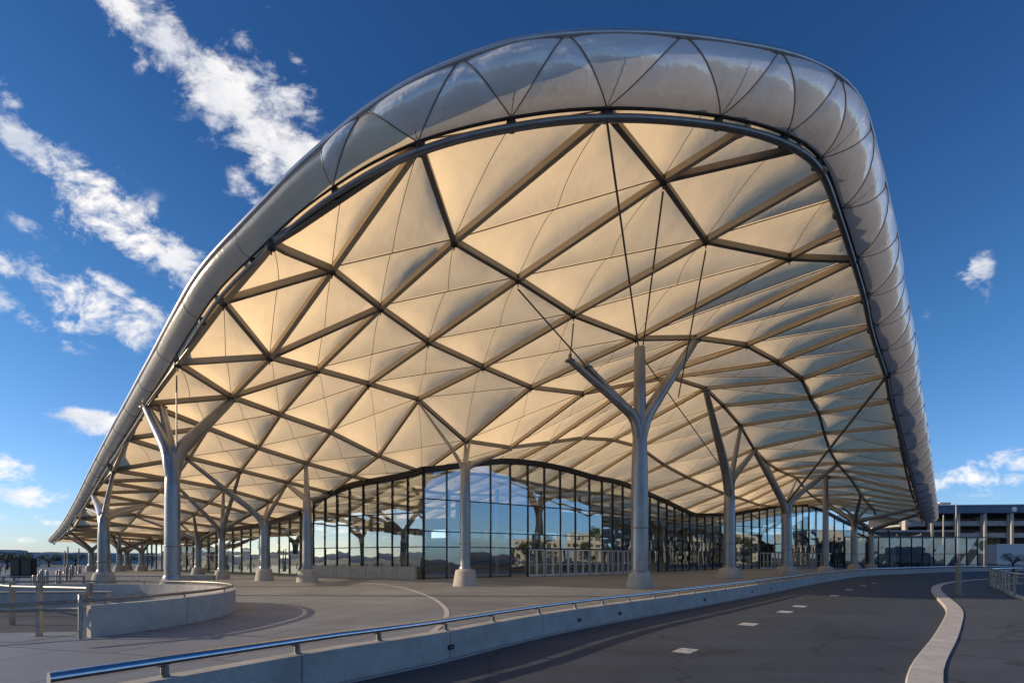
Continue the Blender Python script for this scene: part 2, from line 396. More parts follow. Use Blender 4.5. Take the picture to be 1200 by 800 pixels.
for i in range(-3,20):
    for s in run([(i,j/5) for j in range(-18,80)]):
        mb=MB(); mb.bar(s,.15,.34,0,.0); mb.bar(s,.25,.035,1,.343); mb.build('long_rib',[M['rib'],M['flange2']],ROOF)
for j in range(-2,16):
    for s in run([(i/5,j) for i in range(-22,100)]):
        mb=MB(); mb.bar(s,.14,.33,0,.002); mb.bar(s,.25,.035,1,.335); mb.build('cross_rib',[M['rib2'],M['flange']],ROOF)
diag=[(-2,j) for j in range(1,16)]+[(-1,2),(-1,3),(1,-1),(-3,5)]
for (i,j) in diag:
    for s in run([(i+t/6,j+1-t/6) for t in range(0,7)]):
        mb=MB(); mb.bar(s,.13,.30,0,.003); mb.bar(s,.22,.035,1,.306); mb.build('diagonal_rib',[M['rib2'],M['flange']],ROOF)
# ---- joints at the nodes
for (i,j),(px,py,Y) in NODES.items():
    x,y=mapf([(i,j)])[0]; z=z1(x,y)
    mb=MB(); mb.lathe([(.10,-.46),(.17,-.44),(.19,-.38),(.18,-.1),(.12,.0)],(x,y,z),14); mb.tube([(x,y,z-.46),(x,y,z-.66)],.035,8); mb.build('joint',M['joint'],ROOF)
# ---- inner rim tubes
path=[rim_at(s)[0] for s in np.arange(0,RLEN,.5)]
inn=[rim_at(s) for s in np.arange(0,RLEN,.5)]
mb=MB(); rsc=[float(np.interp(s,[cs[3],cs[5]],[.085,.16])) for s in np.arange(0,RLEN,.5)]; mb.tube([p+Vector((0,0,-.10-r*1.3))-n*.1 for (p,n),r in zip(inn,rsc)],rsc,12); mb.build('rim_tube',M['tube'],ROOF)
mb=MB(); mb.tube([p+Vector((0,0,.0))+n*.02 for p,n in inn],[r*.45 for r in rsc],8); mb.build('rim_channel',M['joint'],ROOF)
outr=[prof(s,1.0) for s in np.arange(0,RLEN,.5)]
mb=MB(); mb.tube([p+Vector((0,0,-.02)) for p in outr],.14,10); mb.build('outer_rim_tube',M['trim'],ROOF)
# top flashing: pale strip running behind the outer tube
mb=MB(); vs=[];
for s in np.arange(0,RLEN,.5):
    p,n=rim_at(s); q=prof(s,1.0); vs+=[q+Vector((0,0,.05)), q+Vector((0,0,.10))-n*.18, q-n*.34+Vector((0,0,-.02))]
k3=len(vs)//3; mb.add(vs,[(k*3+a,(k+1)*3+a,(k+1)*3+a+1,k*3+a+1) for k in range(k3-1) for a in (0,1)],0,True); mb.build('edge_flashing',M['trim'],ROOF)
# ---- fascia cushions
nodes_s=[]; s=0.0
s9=s_of(9)
known=[s_of(k) for k in (9,10,11,12,13,14,15,16,17)]
s=s9
while s>3: nodes_s.append(s); s-=4.6
nodes_s=[0.0]+nodes_s[::-1]+known[1:]
s=known[-1]
while s<RLEN-3: s+=4.6; nodes_s.append(min(s,RLEN))
nodes_s[-1]=RLEN
def tri_patch(A,B,C,n,mb,bul):
    vs=[];ix={}
    for a in range(n+1):
        for b in range(n+1-a):
            c=n-a-b; u=[x/n for x in (a,b,c)]
            s=A[0]*u[0]+B[0]*u[1]+C[0]*u[2]; t=A[1]*u[0]+B[1]*u[1]+C[1]*u[2]
            ix[(a,b)]=len(vs); vs.append(prof(s,t,bul*min(1,27*u[0]*u[1]*u[2])**.6-.02+.02*math.sin(9*u[0]+5*u[1]+A[0])*u[0]*u[1]*4))
    fs=[]
    for a in range(n):
        for b in range(n-a):
            fs.append((ix[(a,b)],ix[(a+1,b)],ix[(a,b+1)]))
            if a+b<n-1: fs.append((ix[(a+1,b)],ix[(a+1,b+1)],ix[(a,b+1)]))
    mb.add(vs,fs,0,True)
def seam(mb,A,B,r=.024,n=8):
    mb.tube([prof(A[0]+(B[0]-A[0])*k/n,A[1]+(B[1]-A[1])*k/n,.02) for k in range(n+1)],r,6,1,caps=False)
for k in range(len(nodes_s)-1):
    a,b=nodes_s[k],nodes_s[k+1]
    if b<=s9+.1:      # plain rolled cushions, one ring seam each
        mb=MB(); n=8; vs=[]
        for u in range(n+1):
            for t in range(n+1):
                s=a+(b-a)*u/n; vs.append(prof(s,t/n,.10*math.sin(math.pi*u/n)**.5*math.sin(math.pi*t/n)**.6*.4-.02))
        mb.add(vs,[(u*(n+1)+t,(u+1)*(n+1)+t,(u+1)*(n+1)+t+1,u*(n+1)+t+1) for u in range(n) for t in range(n)],0,True)
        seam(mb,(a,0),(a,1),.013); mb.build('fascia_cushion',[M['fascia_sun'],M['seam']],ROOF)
    else:
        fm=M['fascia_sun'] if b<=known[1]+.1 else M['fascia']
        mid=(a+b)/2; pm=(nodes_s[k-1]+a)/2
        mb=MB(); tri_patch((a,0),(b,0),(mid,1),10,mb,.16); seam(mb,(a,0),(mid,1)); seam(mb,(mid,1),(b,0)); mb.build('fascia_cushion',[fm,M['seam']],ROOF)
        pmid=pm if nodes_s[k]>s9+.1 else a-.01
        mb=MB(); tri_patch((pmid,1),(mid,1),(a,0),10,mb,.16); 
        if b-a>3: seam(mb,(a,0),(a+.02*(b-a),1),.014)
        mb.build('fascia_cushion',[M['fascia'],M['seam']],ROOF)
        if k==len(nodes_s)-2:
            mb=MB(); tri_patch((mid,1),(b,1),(b,0),8,mb,.1); mb.build('fascia_cushion',[M['fascia'],M['seam']],ROOF)
for s in nodes_s:
    p,n=rim_at(s); mb=MB(); k_=float(np.interp(s,[cs[3],cs[5]],[.55,.85])); mb.lathe([(.12*k_,-.5*k_),(.24*k_,-.42*k_),(.26*k_,-.1*k_),(.16*k_,.1)],(p.x-n.x*.15,p.y-n.y*.15,p.z),10); mb.build('rim_joint',M['joint'],ROOF)
# ---- far end tubes of the wing (left) 
# ------------------------------------------------------------------ tree columns
ends=[]
def column(base,rb,rt,zs,arms,label,pad=(1.3,1.0),top=None,rods=(),snapn=True,group='branching steel columns carrying the canopy'):
    """base: plan point; zs: height where it forks; arms: list of (tip, radius)"""
    bx,by=base; C=thing('tree_column',label,'column',(bx,by,0),group)
    ztop=top if top else zs+.35
    mb=MB(); mb.tube([(bx,by,.25),(bx,by,zs*.35),(bx,by,zs*.7),(bx,by,zs),(bx,by,ztop)],[rb,rb*.97,(rb*.7+rt*.3),rt,rt*(.82 if top and top>zs+1.5 else .45)],28)
    for z_ in (zs*.36,zs*.70):
        if z_>1.5:
            e_=z_/zs; rr=rb*(1-.03*e_)+(rt-rb)*max(0,(e_-.35)/.65)*.8
            mb.lathe([(rr*.9,-.05),(rr*1.035+.004,-.045),(rr*1.035+.004,.045),(rr*.9,.05)],(bx,by,z_),28)
    mb.build('trunk',M['steel'],C)
    mb=MB(); r,h=pad; mb.lathe([(r,-.05),(r*.98,.1),(r*.82,h*.85),(r*.76,h),(rb*1.08,h+.06)],(bx,by,0),32); mb.build('footing',M['pad'],C)
    mb=MB(); mb.lathe([(rb*1.12,h*.98),(rb*1.14,h+.16),(rb*1.03,h+.26)],(bx,by,0),28); mb.build('base_collar',M['steel'],C)
    for z_ in (zs*.32,zs*.68,zs*.97):
        if z_>1.4: pass
    used=[]
    for tip,ra in arms:
        tip=Vector(tip)
        best=None
        for (i_,j_) in [(a_,b_) for a_ in range(-3,19) for b_ in range(-2,15) if cell_ok(a_,b_)]:
            q_=node(i_,j_)
            if (q_[0]-tip.x)**2+(q_[1]-tip.y)**2>36: continue
            if (i_,j_) in used or not inside([q_[:2]])[0]: continue
            dd_=(Vector(q_)-tip).length
            if best is None or dd_<best[0]: best=(dd_,(i_,j_),Vector(q_))
        if snapn and best and best[0]<5.5: used.append(best[1]); tip=best[2]+Vector((0,0,-.42))
        elif snapn: tip=Vector((tip.x,tip.y,z1(tip.x,tip.y)-.35))
        ends.append(tip)
        d=Vector((tip.x-bx,tip.y-by,0)); L=d.length; dn=d.normalized() if L>.01 else Vector((1,0,0))
        z0=zs-min(2.4,.28*zs)
        p0=Vector((bx,by,z0)); p1=Vector((bx,by,zs))+dn*rt*.75; 
        p2=Vector((bx,by,zs))+dn*(rb*.8+L*.18)+Vector((0,0,(tip.z-zs)*.26))
        raw=smooth_path([p0,p1,p2,p2.lerp(tip,.5),tip],.6); m=len(raw)
        zk=[max(0,min(1,(q.z-z0)/(zs-z0+.01))) for q in raw]
        rs=[(rt*.80)*(1-e*e*(3-2*e))+ra*(1.7-.85*k/(m-1))*(e*e*(3-2*e)) for k,e in enumerate(zk)]
        mb=MB(); mb.tube(raw,rs,14,flat=.8); 
        mb.tube([tip+Vector((0,0,-.05)),tip+Vector((0,0,.40))],ra*.4,8); mb.lathe([(ra*.5,-.12),(ra*1.0+.05,-.08),(ra*1.0+.05,.0),(ra*.5,.04)],(tip.x,tip.y,tip.z),12); mb.build('branch',M['steel'],C)
    for a,b,r in rods:
        mb=MB(); mb.tube([a,b],r,8); mb.build('tie_rod',M['cable'],C)
    return C
def V3(px,py,Y): return Vector(P(px,py,Y))
# main column
bx,by=9.4,37.7
topA=V3(748,405,37.7)
nd=lambda i,j: Vector((*mapf([(i,j)])[0],0)) 
def ndz(i,j,dz=-.8):
    v=nd(i,j); return Vector((v.x,v.y,z1(v.x,v.y)+dz))
armL1=V3(688,430,35.8); armL2=V3(668,422,34.8); armR=Vector(node(4,1))+Vector((0,0,-.4))
rA,_=rim_at(s_of(12))
column((bx,by),.64,.48,12.2,[(armL1,.36),(armL2,.30),(armR,.42)],'tall grey steel tree column with three thick arms, tallest and nearest under the canopy middle',(1.0,1.05),top=topA.z-.15,
  rods=[(topA,rA+Vector((0,0,-.4)),.055),(topA+Vector((.35,0,0)),ndz(1,0),.05),(armL1,ndz(1,1),.05),(V3(795,465,38),ndz(2,0),.045),(armL2,ndz(2,1),.045)],snapn=False)
# lifted arm that reaches from the rim back over the right bays
column((-19.9,30),.43,.35,8.0,[(hit(178,470,lo=27),.36),(hit(160,492,lo=26),.12),(hit(262,478,lo=30),.32),(hit(190,478,lo=30),.26)],'grey steel tree column rising inside the curved concrete wall at left',(.75,.9),rods=[(V3(207,545,30),V3(207,440,30.5),.04)])
column((-31.9,40),.42,.33,5.2,[(hit(104,575,lo=35),.28),(hit(152,582,lo=40),.26),(hit(124,560,lo=38),.16),(hit(96,590,lo=38),.13)],'large grey steel tree column close to the left eave, on a round concrete footing',(.85,1.0),top=5.6)
column((-23.7,49),.42,.34,5.6,[(hit(243,548,lo=44),.22),(hit(273,575,lo=44),.2),(hit(316,574,lo=46),.18),(hit(334,587,lo=46),.16)],'slim tree column with four spread arms before the pale glazing left of the stone plinth',(.85,1.1))
column((-18.6,46.5),.44,.36,7.3,[(hit(337,566,lo=42),.24),(hit(387,552,lo=43),.24),(hit(362,572,lo=44),.12)],'tree column with two upcurved arms at the left end of the stone plinth',(.95,1.1))
column((-3.65,40),.43,.36,9.0,[(Vector((-8,49.3,13)),.17),(Vector((-4,48.5,13)),.15),(Vector((1,52,13)),.17),(Vector((-8,43.5,15)),.13)],'stout tree column on a wide conical footing in front of the glazed corner',(.98,1.25))
column((24.2,57),.64,.52,10.4,[(V3(786,470,54),.40),(hit(887,517,lo=50),.36),(hit(866,492,lo=52),.28)],'thick tree column with a long leaning left arm, right of the tallest column',(1.4,1.0),
   rods=[(Vector((24.2,57,11)),V3(748,412,38.0),.045)])
column((35.4,66),.64,.5,9.0,[(hit(905,533,lo=58),.36),(hit(948,542,lo=60),.34),(hit(918,545,lo=62),.22),(hit(930,560,lo=62),.16)],'tree column with short splayed arms between the thick leaning one and the plain mast',(1.4,1.0))
C=thing('mast_column','plain round pale steel mast without arms before the right entrance doors','column',(49,80,0))
mb=MB(); mb.tube([(49,80,.3),(49,80,8),(49,80,z1(49,80)-.3)],[.46,.42,.36],20); mb.build('trunk',M['steel'],C)
mb=MB(); mb.lathe([(1.2,-.05),(1.0,.7),(.5,.9)],(49,80,0),20); mb.build('footing',M['pad'],C)
mb=MB(); mb.lathe([(.3,-.5),(.9,-.35),(1.0,-.2),(.3,-.1)],(49,80,z1(49,80)),16); mb.build('cap_plate',M['steel'],C)
def arms4(x,y,r,spread,n=4,ph=.4): 
    o=[]
    for k in range(n):
        a=ph+2*math.pi*k/n; X=x+spread*math.cos(a);Y=y+spread*math.sin(a); o.append((Vector((X,Y,z1(X,Y)-.45)),r))
    return o
for (px,py,r,zs,sp,lab) in [(1001,667.5,.55,8.5,6.5,'tree column behind the plain mast, nearer of the pair at the right entrance'),(1021,666,.55,7.5,6.5,'tree column deep under the canopy, right of the one behind the mast'),
   (260,678,.36,4.8,4.2,'slender tree column seen between the left wall column and the four-armed one'),
   (107,669,.42,3.4,4.2,'small far tree column standing farthest left below the eave'),(140,669,.42,3.4,4.2,'small far tree column just right of the large one by the left eave'),
   (148.5,667.8,.42,3.3,4.2,'small far tree column, right-hand one of the close pair below the eave'),(166,668.5,.42,3.4,4.4,'small far tree column just left of the column in the curved wall'),
   (1046,664.5,.5,6,5,'tree column farthest right under the end of the canopy'),(232,673,.38,4.4,4,'dim slender tree column in front of the far left glazing')]:
    x,y,_=G(px,py); column((x,y),r,r*.8,zs if zs<z1(x,y)-2 else max(2.2,z1(x,y)-2.2),arms4(x,y,r*.5,sp,4,random.random()*1.5),lab,(r*2.1,.9))
# two slanted props from the right rim to the column heads
C=thing('raking_prop','long slanting steel strut from the right canopy edge down toward the splayed column','strut',(44,60,0))
a=Vector(node(8,0))+Vector((0,0,-.3)); b=Vector((35.4,66,9.2)); mb=MB(); mb.tube([a,b],.13,12); mb.build('strut',M['steel'],C)
mb=MB(); mb.lathe([(.1,-.3),(.26,-.25),(.26,.1),(.1,.2)],tuple(a),12); mb.build('end_bracket',M['joint'],C)
# ------------------------------------------------------------------ terminal hall
HALL=thing('terminal_hall','glass fronted terminal hall standing under the canopy with tall dark mullions','building',(0,60,0))
FL=[(-70,97),(-64,92),(-52,83),(-43.7,77),(-35.5,71),(-26.5,64.0)]
FM=[(-23.5,60.5),(-18,57),(-9,52)]
FR=[(-9,52),(-1,57),(11.3,67),(21.5,78),(31.4,88),(41,96),(52,103),(60,108),(66,112),(74,114.5),(82,116)]
def resample(pts,step):
    pts=[Vector((*p,0)) for p in pts]; L=[0]
    for a,b in zip(pts,pts[1:]): L.append(L[-1]+(b-a).length)
    n=max(1,round(L[-1]/step)); out=[]
    for k in range(n+1):
        s=L[-1]*k/n; out.append((float(np.interp(s,L,[p.x for p in pts])),float(np.interp(s,L,[p.y for p in pts]))))
    return out
def fac_top(x,y): return z1(x,y)-.55
def facade(pts,step,mm,levels,skip_low=lambda k,n:False,mw=.09,md=.30):
    q=resample(pts,step); n=len(q)
    for k,(x,y) in enumerate(q):
        a=q[max(k-1,0)];b=q[min(k+1,n-1)]; d=Vector((b[0]-a[0],b[1]-a[1],0)).normalized(); nn=Vector((d.y,-d.x,0))
        Mx=Matrix.Translation((x,y,0))@Matrix(((d.x,nn.x,0,0),(d.y,nn.y,0,0),(0,0,1,0),(0,0,0,1)))
        mb=MB(); mb.box(-mw/2,-md,0,mw/2,.06,fac_top(x,y),0,Mx); mb.build('mullion',mm,HALL)
    for k in range(n-1):
        (xa,ya),(xb,yb)=q[k],q[k+1]; d=Vector((xb-xa,yb-ya,0)); L=d.length; d.normalize(); nn=Vector((d.y,-d.x,0))
        Mx=Matrix.Translation((xa,ya,0))@Matrix(((d.x,nn.x,0,0),(d.y,nn.y,0,0),(0,0,1,0),(0,0,0,1)))
        ta,tb=fac_top(xa,ya),fac_top(xb,yb); mb=MB(); zs=[.12]+[l for l in levels if l<min(ta,tb)-.4]
        if skip_low(k,n): zs=[l for l in zs if l>=3.3] or [3.3]
        g=mw/2+.004
        for w,z0 in enumerate(zs):
            last=w==len(zs)-1; za=ta if last else zs[w+1]; zb=tb if last else zs[w+1]
            t=rng.normal(0,.011); t2=rng.normal(0,.007)
            o=[t+t2,-t+t2,-t-t2,t-t2]
            c=[(g,o[0]-.05,z0+.03),(L-g,o[1]-.05,z0+.03),(L-g,o[2]-.05,zb-.03),(g,o[3]-.05,za-.03)]
            mb.add([Mx@Vector(v) for v in c],[(0,1,2,3)])
        mb.build('glass_pane',M['glass'],HALL)
    for lv in [.12]+levels:
        cur=[]
        for k,(x,y) in enumerate(q+[(None,None)]):
            ok=x is not None and lv<fac_top(x,y)-.5 and not (lv<3.2 and (skip_low(k,n) or skip_low(k-1,n)))
            if ok: cur.append((x,y,lv+.05))
            else:
                if len(cur)>1: mb=MB(); mb.bar(cur,.14,.10,0); mb.build('transom',mm,HALL)
                cur=[]
    path=[(x,y,fac_top(x,y)+.42) for x,y in resample(pts,.8)]
    mb=MB(); mb.bar(path,.42,.62,0); mb.build('head_beam',M['mull'],HALL)
    return q
qL=facade(FL,2.6,M['mull2'],[2.6,5.0])
qM=facade(FM,2.0,M['mull'],[3.3,6.8])
door_bays=lambda k,n:(5<=k<=14) or (29<=k<=37)
qR=facade(FR,2.6,M['mull'],[3.3,4.9,8.2],skip_low=door_bays)
# doors
def dframe(mb,x0,x1,z0,z1,w,Mx,y0=-.1,y1=.04):
    mb.box(x0,y0,z0,x0+w,y1,z1,0,Mx); mb.box(x1-w,y0,z0,x1,y1,z1,0,Mx); mb.box(x0+w,y0,z1-w,x1-w,y1,z1,0,Mx); mb.box(x0+w,y0,z0,x1-w,y1,z0+w*1.6,0,Mx)
for k in range(len(qR)-1):
    if not door_bays(k,0): continue
    (xa,ya),(xb,yb)=qR[k],qR[k+1]; d=Vector((xb-xa,yb-ya,0)); L=d.length; d.normalize(); nn=Vector((d.y,-d.x,0))
    Mx=Matrix.Translation((xa,ya,0))@Matrix(((d.x,nn.x,0,0),(d.y,nn.y,0,0),(0,0,1,0),(0,0,0,1)))
    for a,b in ((.08,L/2-.01),(L/2+.01,L-.08)):
        mb=MB(); dframe(mb,a,b,.03,3.2,.13,Mx); mb.box(a+.13,-.06,1.35,b-.13,.0,1.43,0,Mx)
        o=mb.build('door',M['doorf'],HALL)
        mb=MB(); mb.add([Mx@Vector(v) for v in [(a+.13,-.03,.24),(b-.13,-.03,.24),(b-.13,-.03,3.07),(a+.13,-.03,3.07)]],[(0,1,2,3)])
        p=mb.build('pane',M['glass2'],None); p.data.transform(Matrix.Translation(-Vector(HALL.location))); p.parent=o
        mb=MB(); hx=b-.2 if a<.5 else a+.2; mb.tube([Mx@Vector((hx,.12,.9)),Mx@Vector((hx,.12,1.7))],.03,6)
        p=mb.build('handle',M['rail'],None); p.data.transform(Matrix.Translation(-Vector(HALL.location))); p.parent=o
# stone plinth before the middle glazing
q=resample([(-22.9,59.2),(-18.2,56.2),(-9.6,51.4)],2.25)
for (xa,ya),(xb,yb) in zip(q,q[1:]):
    d=Vector((xb-xa,yb-ya,0)); L=d.length; d.normalize(); nn=Vector((d.y,-d.x,0))
    Mx=Matrix.Translation((xa,ya,0))@Matrix(((d.x,nn.x,0,0),(d.y,nn.y,0,0),(0,0,1,0),(0,0,0,1)))
    mb=MB(); mb.box(.02,-.1,0,L-.02,.35,1.28,0,Mx); mb.box(.05,-.12,0,L-.05,.30,1.30,0,Mx); mb.build('plinth_block',M['pad'],HALL)
# interior core: dark volumes, a gallery slab and inner posts
def wallbox(mb,a,b,z0,z1,t,mi=0):
    d=Vector((b[0]-a[0],b[1]-a[1],0)); L=d.length; d.normalize(); nn=Vector((d.y,-d.x,0))
    Mx=Matrix.Translation((a[0],a[1],0))@Matrix(((d.x,nn.x,0,0),(d.y,nn.y,0,0),(0,0,1,0),(0,0,0,1)))
    mb.box(0,-t,z0,L,0,z1,mi,Mx); return Mx,L
core=[(-78,118),(-50,98),(-20,80),(-8,74),(8,84),(28,104),(50,122),(78,136)]
for a,b in zip(core,core[1:]):
    mb=MB(); wallbox(mb,a,b,0,min(z1(*a),z1(*b))-.6,.4); mb.build('core_wall',M['core'],HALL)
gal=[(-50,93),(-20,73.5),(-8,65.5),(10,77),(28,96),(48,112)]
for a,b in zip(gal,gal[1:]):
    mb=MB(); wallbox(mb,a,b,4.3,4.75,7.5); mb.build('gallery_slab',M['grey'],HALL)
    mb=MB(); Mx,L=wallbox(mb,a,b,4.76,5.8,.06); mb.build('gallery_balustrade',M['glass2'],HALL)
for k in range(16):
    t=k/15*5; i=min(int(t),4); f=t-i; x=gal[i][0]*(1-f)+gal[i+1][0]*f; y=gal[i][1]*(1-f)+gal[i+1][1]*f-1.0
    mb=MB(); mb.tube([(x,y+.0,0),(x,y,max(5,z1(x,y)-.5))],.28,12); mb.build('inner_post',M['steel'],HALL)
for k in range(12):
    t=(k+.5)/12*5; i=min(int(t),4); f=t-i; x=gal[i][0]*(1-f)+gal[i+1][0]*f; y=gal[i][1]*(1-f)+gal[i+1][1]*f+3.5
    mb=MB(); w=rng.uniform(1.5,3); mb.box(x-w,y-1,0,x+w,y+1,rng.uniform(2.4,3.6)); mb.box(x-w-.1,y-1.1,rng.uniform(.9,1.2),x+w+.1,y-.9,1.35); mb.build('kiosk_wall',M['pale'] if k%3==0 else M['core'],HALL)

# ------------------------------------------------------------------ ground, road, kerbs
def sheet(name,poly,z,mat,kind='structure'):
    mb=MB(); mb.add([(x,y,z) for x,y in poly],[tuple(range(len(poly)))]); o=mb.build(name,mat); tag(o,kind=kind); return o
def groundmat(name,c1,c2,joint,jw,jcol,rough,angle,fine,bump):
    m=pmat(name,c1,c2,scale=.35,rough=rough,fine=fine,bump=bump,bscale=35,rvar=.06); nt=m.node_tree
    b=[n for n in nt.nodes if n.type=='BSDF_PRINCIPLED'][0]; src=b.inputs['Base Color'].links[0].from_socket
    geo=nt.nodes.new('ShaderNodeNewGeometry'); mp=N(nt,'ShaderNodeMapping'); mp.inputs['Rotation'].default_value=(0,0,angle); nt.links.new(geo.outputs['Position'],mp.inputs[0])
    br=N(nt,'ShaderNodeTexBrick',Scale=1.0); br.inputs['Color1'].default_value=(1,1,1,1); br.inputs['Color2'].default_value=(.9,.9,.9,1); br.inputs['Mortar'].default_value=(*jcol,1)
    br.inputs['Mortar Size'].default_value=jw; br.inputs['Brick Width'].default_value=joint[0]; br.inputs['Row Height'].default_value=joint[1]; nt.links.new(mp.outputs[0],br.inputs[0])
    big=N(nt,'ShaderNodeTexNoise',Scale=.12,Detail=5.0,Distortion=1.0); nt.links.new(geo.outputs['Position'],big.inputs['Vector']); rb=rampn(nt,big.outputs[0],[(.3,(.78,)*3),(.7,(1.12,)*3)])
    m1=N(nt,'ShaderNodeMix',_data_type='RGBA',_blend_type='MULTIPLY'); m1.inputs[0].default_value=1; nt.links.new(src,m1.inputs[6]); nt.links.new(br.outputs[0],m1.inputs[7])
    m2=N(nt,'ShaderNodeMix',_data_type='RGBA',_blend_type='MULTIPLY'); m2.inputs[0].default_value=1; nt.links.new(m1.outputs[2],m2.inputs[6]); nt.links.new(rb.outputs[0],m2.inputs[7])
    nt.links.new(m2.outputs[2],b.inputs['Base Color']); return m
M['plaza']=groundmat('plaza_paving',(.215,.238,.275),(.17,.19,.22),(2.4,1.2),.03,(.30,.30,.30),.62,R(38),(14,.12),.35)
M['plaza2']=groundmat('plaza_slabs',(.245,.268,.305),(.20,.22,.25),(3.0,3.0),.026,(.28,.28,.28),.6,R(15),(12,.12),.3)
M['asph']=pmat('asphalt',(.052,.067,.092),(.037,.049,.069),scale=.25,rough=.72,bump=.9,bscale=90,fine=(70,.30),rvar=.07)
M['earth']=pmat('far_ground',(.16,.14,.115),(.10,.095,.075),scale=.02,rough=.9)
M['walk']=pmat('island_asphalt',(.082,.094,.115),(.06,.07,.087),scale=.4,rough=.8,bump=.8,bscale=80,fine=(60,.25))
def wear(mat,ang,amt,scale,cracks=True):
    nt=mat.node_tree; b=[n for n in nt.nodes if n.type=='BSDF_PRINCIPLED'][0]; src=b.inputs['Base Color'].links[0].from_socket
    geo=nt.nodes.new('ShaderNodeNewGeometry'); mp=N(nt,'ShaderNodeMapping'); mp.inputs['Rotation'].default_value=(0,0,-ang); mp.inputs['Scale'].default_value=(.05*scale,.9*scale,1); nt.links.new(geo.outputs['Position'],mp.inputs[0])
    n1=N(nt,'ShaderNodeTexNoise',Scale=1.0,Detail=6.0,Roughness=.6); nt.links.new(mp.outputs[0],n1.inputs['Vector']); r1=rampn(nt,n1.outputs[0],[(.3,(1-amt,)*3),(.7,(1+amt,)*3)])
    n2=N(nt,'ShaderNodeTexNoise',Scale=.8,Detail=8.0,Roughness=.7,Distortion=.6); nt.links.new(geo.outputs['Position'],n2.inputs['Vector']); r2=rampn(nt,n2.outputs[0],[(.30,(.62,.62,.62)),(.40,(1,1,1)),(.66,(1,1,1)),(.78,(1.25,1.24,1.2))])
    vo=nt.nodes.new('ShaderNodeTexVoronoi'); vo.feature='DISTANCE_TO_EDGE'; vo.inputs['Scale'].default_value=.22; 
    wv=N(nt,'ShaderNodeTexNoise',Scale=1.2,Detail=4.0); nt.links.new(geo.outputs['Position'],wv.inputs['Vector']); ad=N(nt,'ShaderNodeVectorMath',_operation='ADD'); nt.links.new(geo.outputs['Position'],ad.inputs[0]); nt.links.new(wv.outputs['Color'],ad.inputs[1]); nt.links.new(ad.outputs[0],vo.inputs['Vector'])
    r3=rampn(nt,vo.outputs['Distance'],[(.0,(.55,.55,.55)),(.006,(.6,.6,.6)),(.012,(1,1,1))])
    col=src
    for r in ((r1,r2,r3) if cracks else (r1,r2)):
        mx=N(nt,'ShaderNodeMix',_data_type='RGBA',_blend_type='MULTIPLY'); mx.inputs[0].default_value=1; nt.links.new(col,mx.inputs[6]); nt.links.new(r.outputs[0],mx.inputs[7]); col=mx.outputs[2]
    nt.links.new(col,b.inputs['Base Color'])
wear(M['asph'],R(51),.20,1.0)
for m_ in ('plaza','plaza2'): wear(M[m_],R(40),.08,.5,False)
wear(M['walk'],R(51),.10,.8)
def wornpaint(name,c,c2,lo,hi):
    m=pmat(name,c,c2,scale=7,rough=.8,fine=(60,.3)); nt=m.node_tree; b=[n for n in nt.nodes if n.type=='BSDF_PRINCIPLED'][0]; out=[n for n in nt.nodes if n.type=='OUTPUT_MATERIAL'][0]
    geo=nt.nodes.new('ShaderNodeNewGeometry'); n1=N(nt,'ShaderNodeTexNoise',Scale=16.0,Detail=7.0,Roughness=.75); nt.links.new(geo.outputs['Position'],n1.inputs['Vector']); r=rampn(nt,n1.outputs[0],[(lo,(0,0,0)),(hi,(1,1,1))])
    t=nt.nodes.new('ShaderNodeBsdfTransparent'); mx=nt.nodes.new('ShaderNodeMixShader'); nt.links.new(r.outputs[0],mx.inputs[0]); nt.links.new(t.outputs[0],mx.inputs[1]); nt.links.new(b.outputs[0],mx.inputs[2]); nt.links.new(mx.outputs[0],out.inputs[0]); return m
M['worn']=wornpaint('worn_paint',(.60,.60,.58),(.38,.38,.37),.38,.47)
sheet('ground',[(-2500,-600),(2500,-600),(2500,3500),(-2500,3500)],-.012,M['earth'])
sheet('plaza',[(-110,-60),(140,-60),(140,160),(-110,160)],-.006,M['plaza'])
bar_c=[(-14,-8),(-8.6,.6),(-5.2,5.8),(-3.0,9.1),(-1.75,10.6),(1.6,15.4),(7.2,21.8),(15.7,31.6),(23,40.2),(30.6,49),(43,62),(54,70),(66,78),(80,84),(96,89),(120,95)]
bar_s=smooth_path(bar_c,1.0)
kerb_o=[(-3.0,-8),(2.1,2.0),(4.4,5.5),(6.75,9),(9.9,12.2),(14.1,16.8),(17.6,20.7),(22.0,26.5),(27,33),(31.8,38.6),(37.5,44),(45,49.5),(54,54.5),(66,59.5),(85,65),(120,72)]
kerb_s=smooth_path(kerb_o,1.0)
for _ in range(9): kerb_s=[kerb_s[0]]+[kerb_s[k]*.5+(kerb_s[k-1]+kerb_s[k+1])*.25 for k in range(1,len(kerb_s)-1)]+[kerb_s[-1]]
road=[(p.x,p.y) for p in bar_s]+[(p.x,p.y) for p in kerb_s[::-1]]
mb=MB()
n=min(len(bar_s),len(kerb_s))
def at_frac(path,f):
    k=f*(len(path)-1); i=min(int(k),len(path)-2); return path[i].lerp(path[i+1],k-i)
vs=[];K=120
for k in range(K+1):
    a=at_frac(bar_s,k/K);b=at_frac(kerb_s,k/K); vs+=[(a.x,a.y,.0),(b.x,b.y,.0)]
mb.add(vs,[(2*k,2*k+1,2*k+3,2*k+2) for k in range(K)]); tag(mb.build('road',M['asph']),kind='structure')
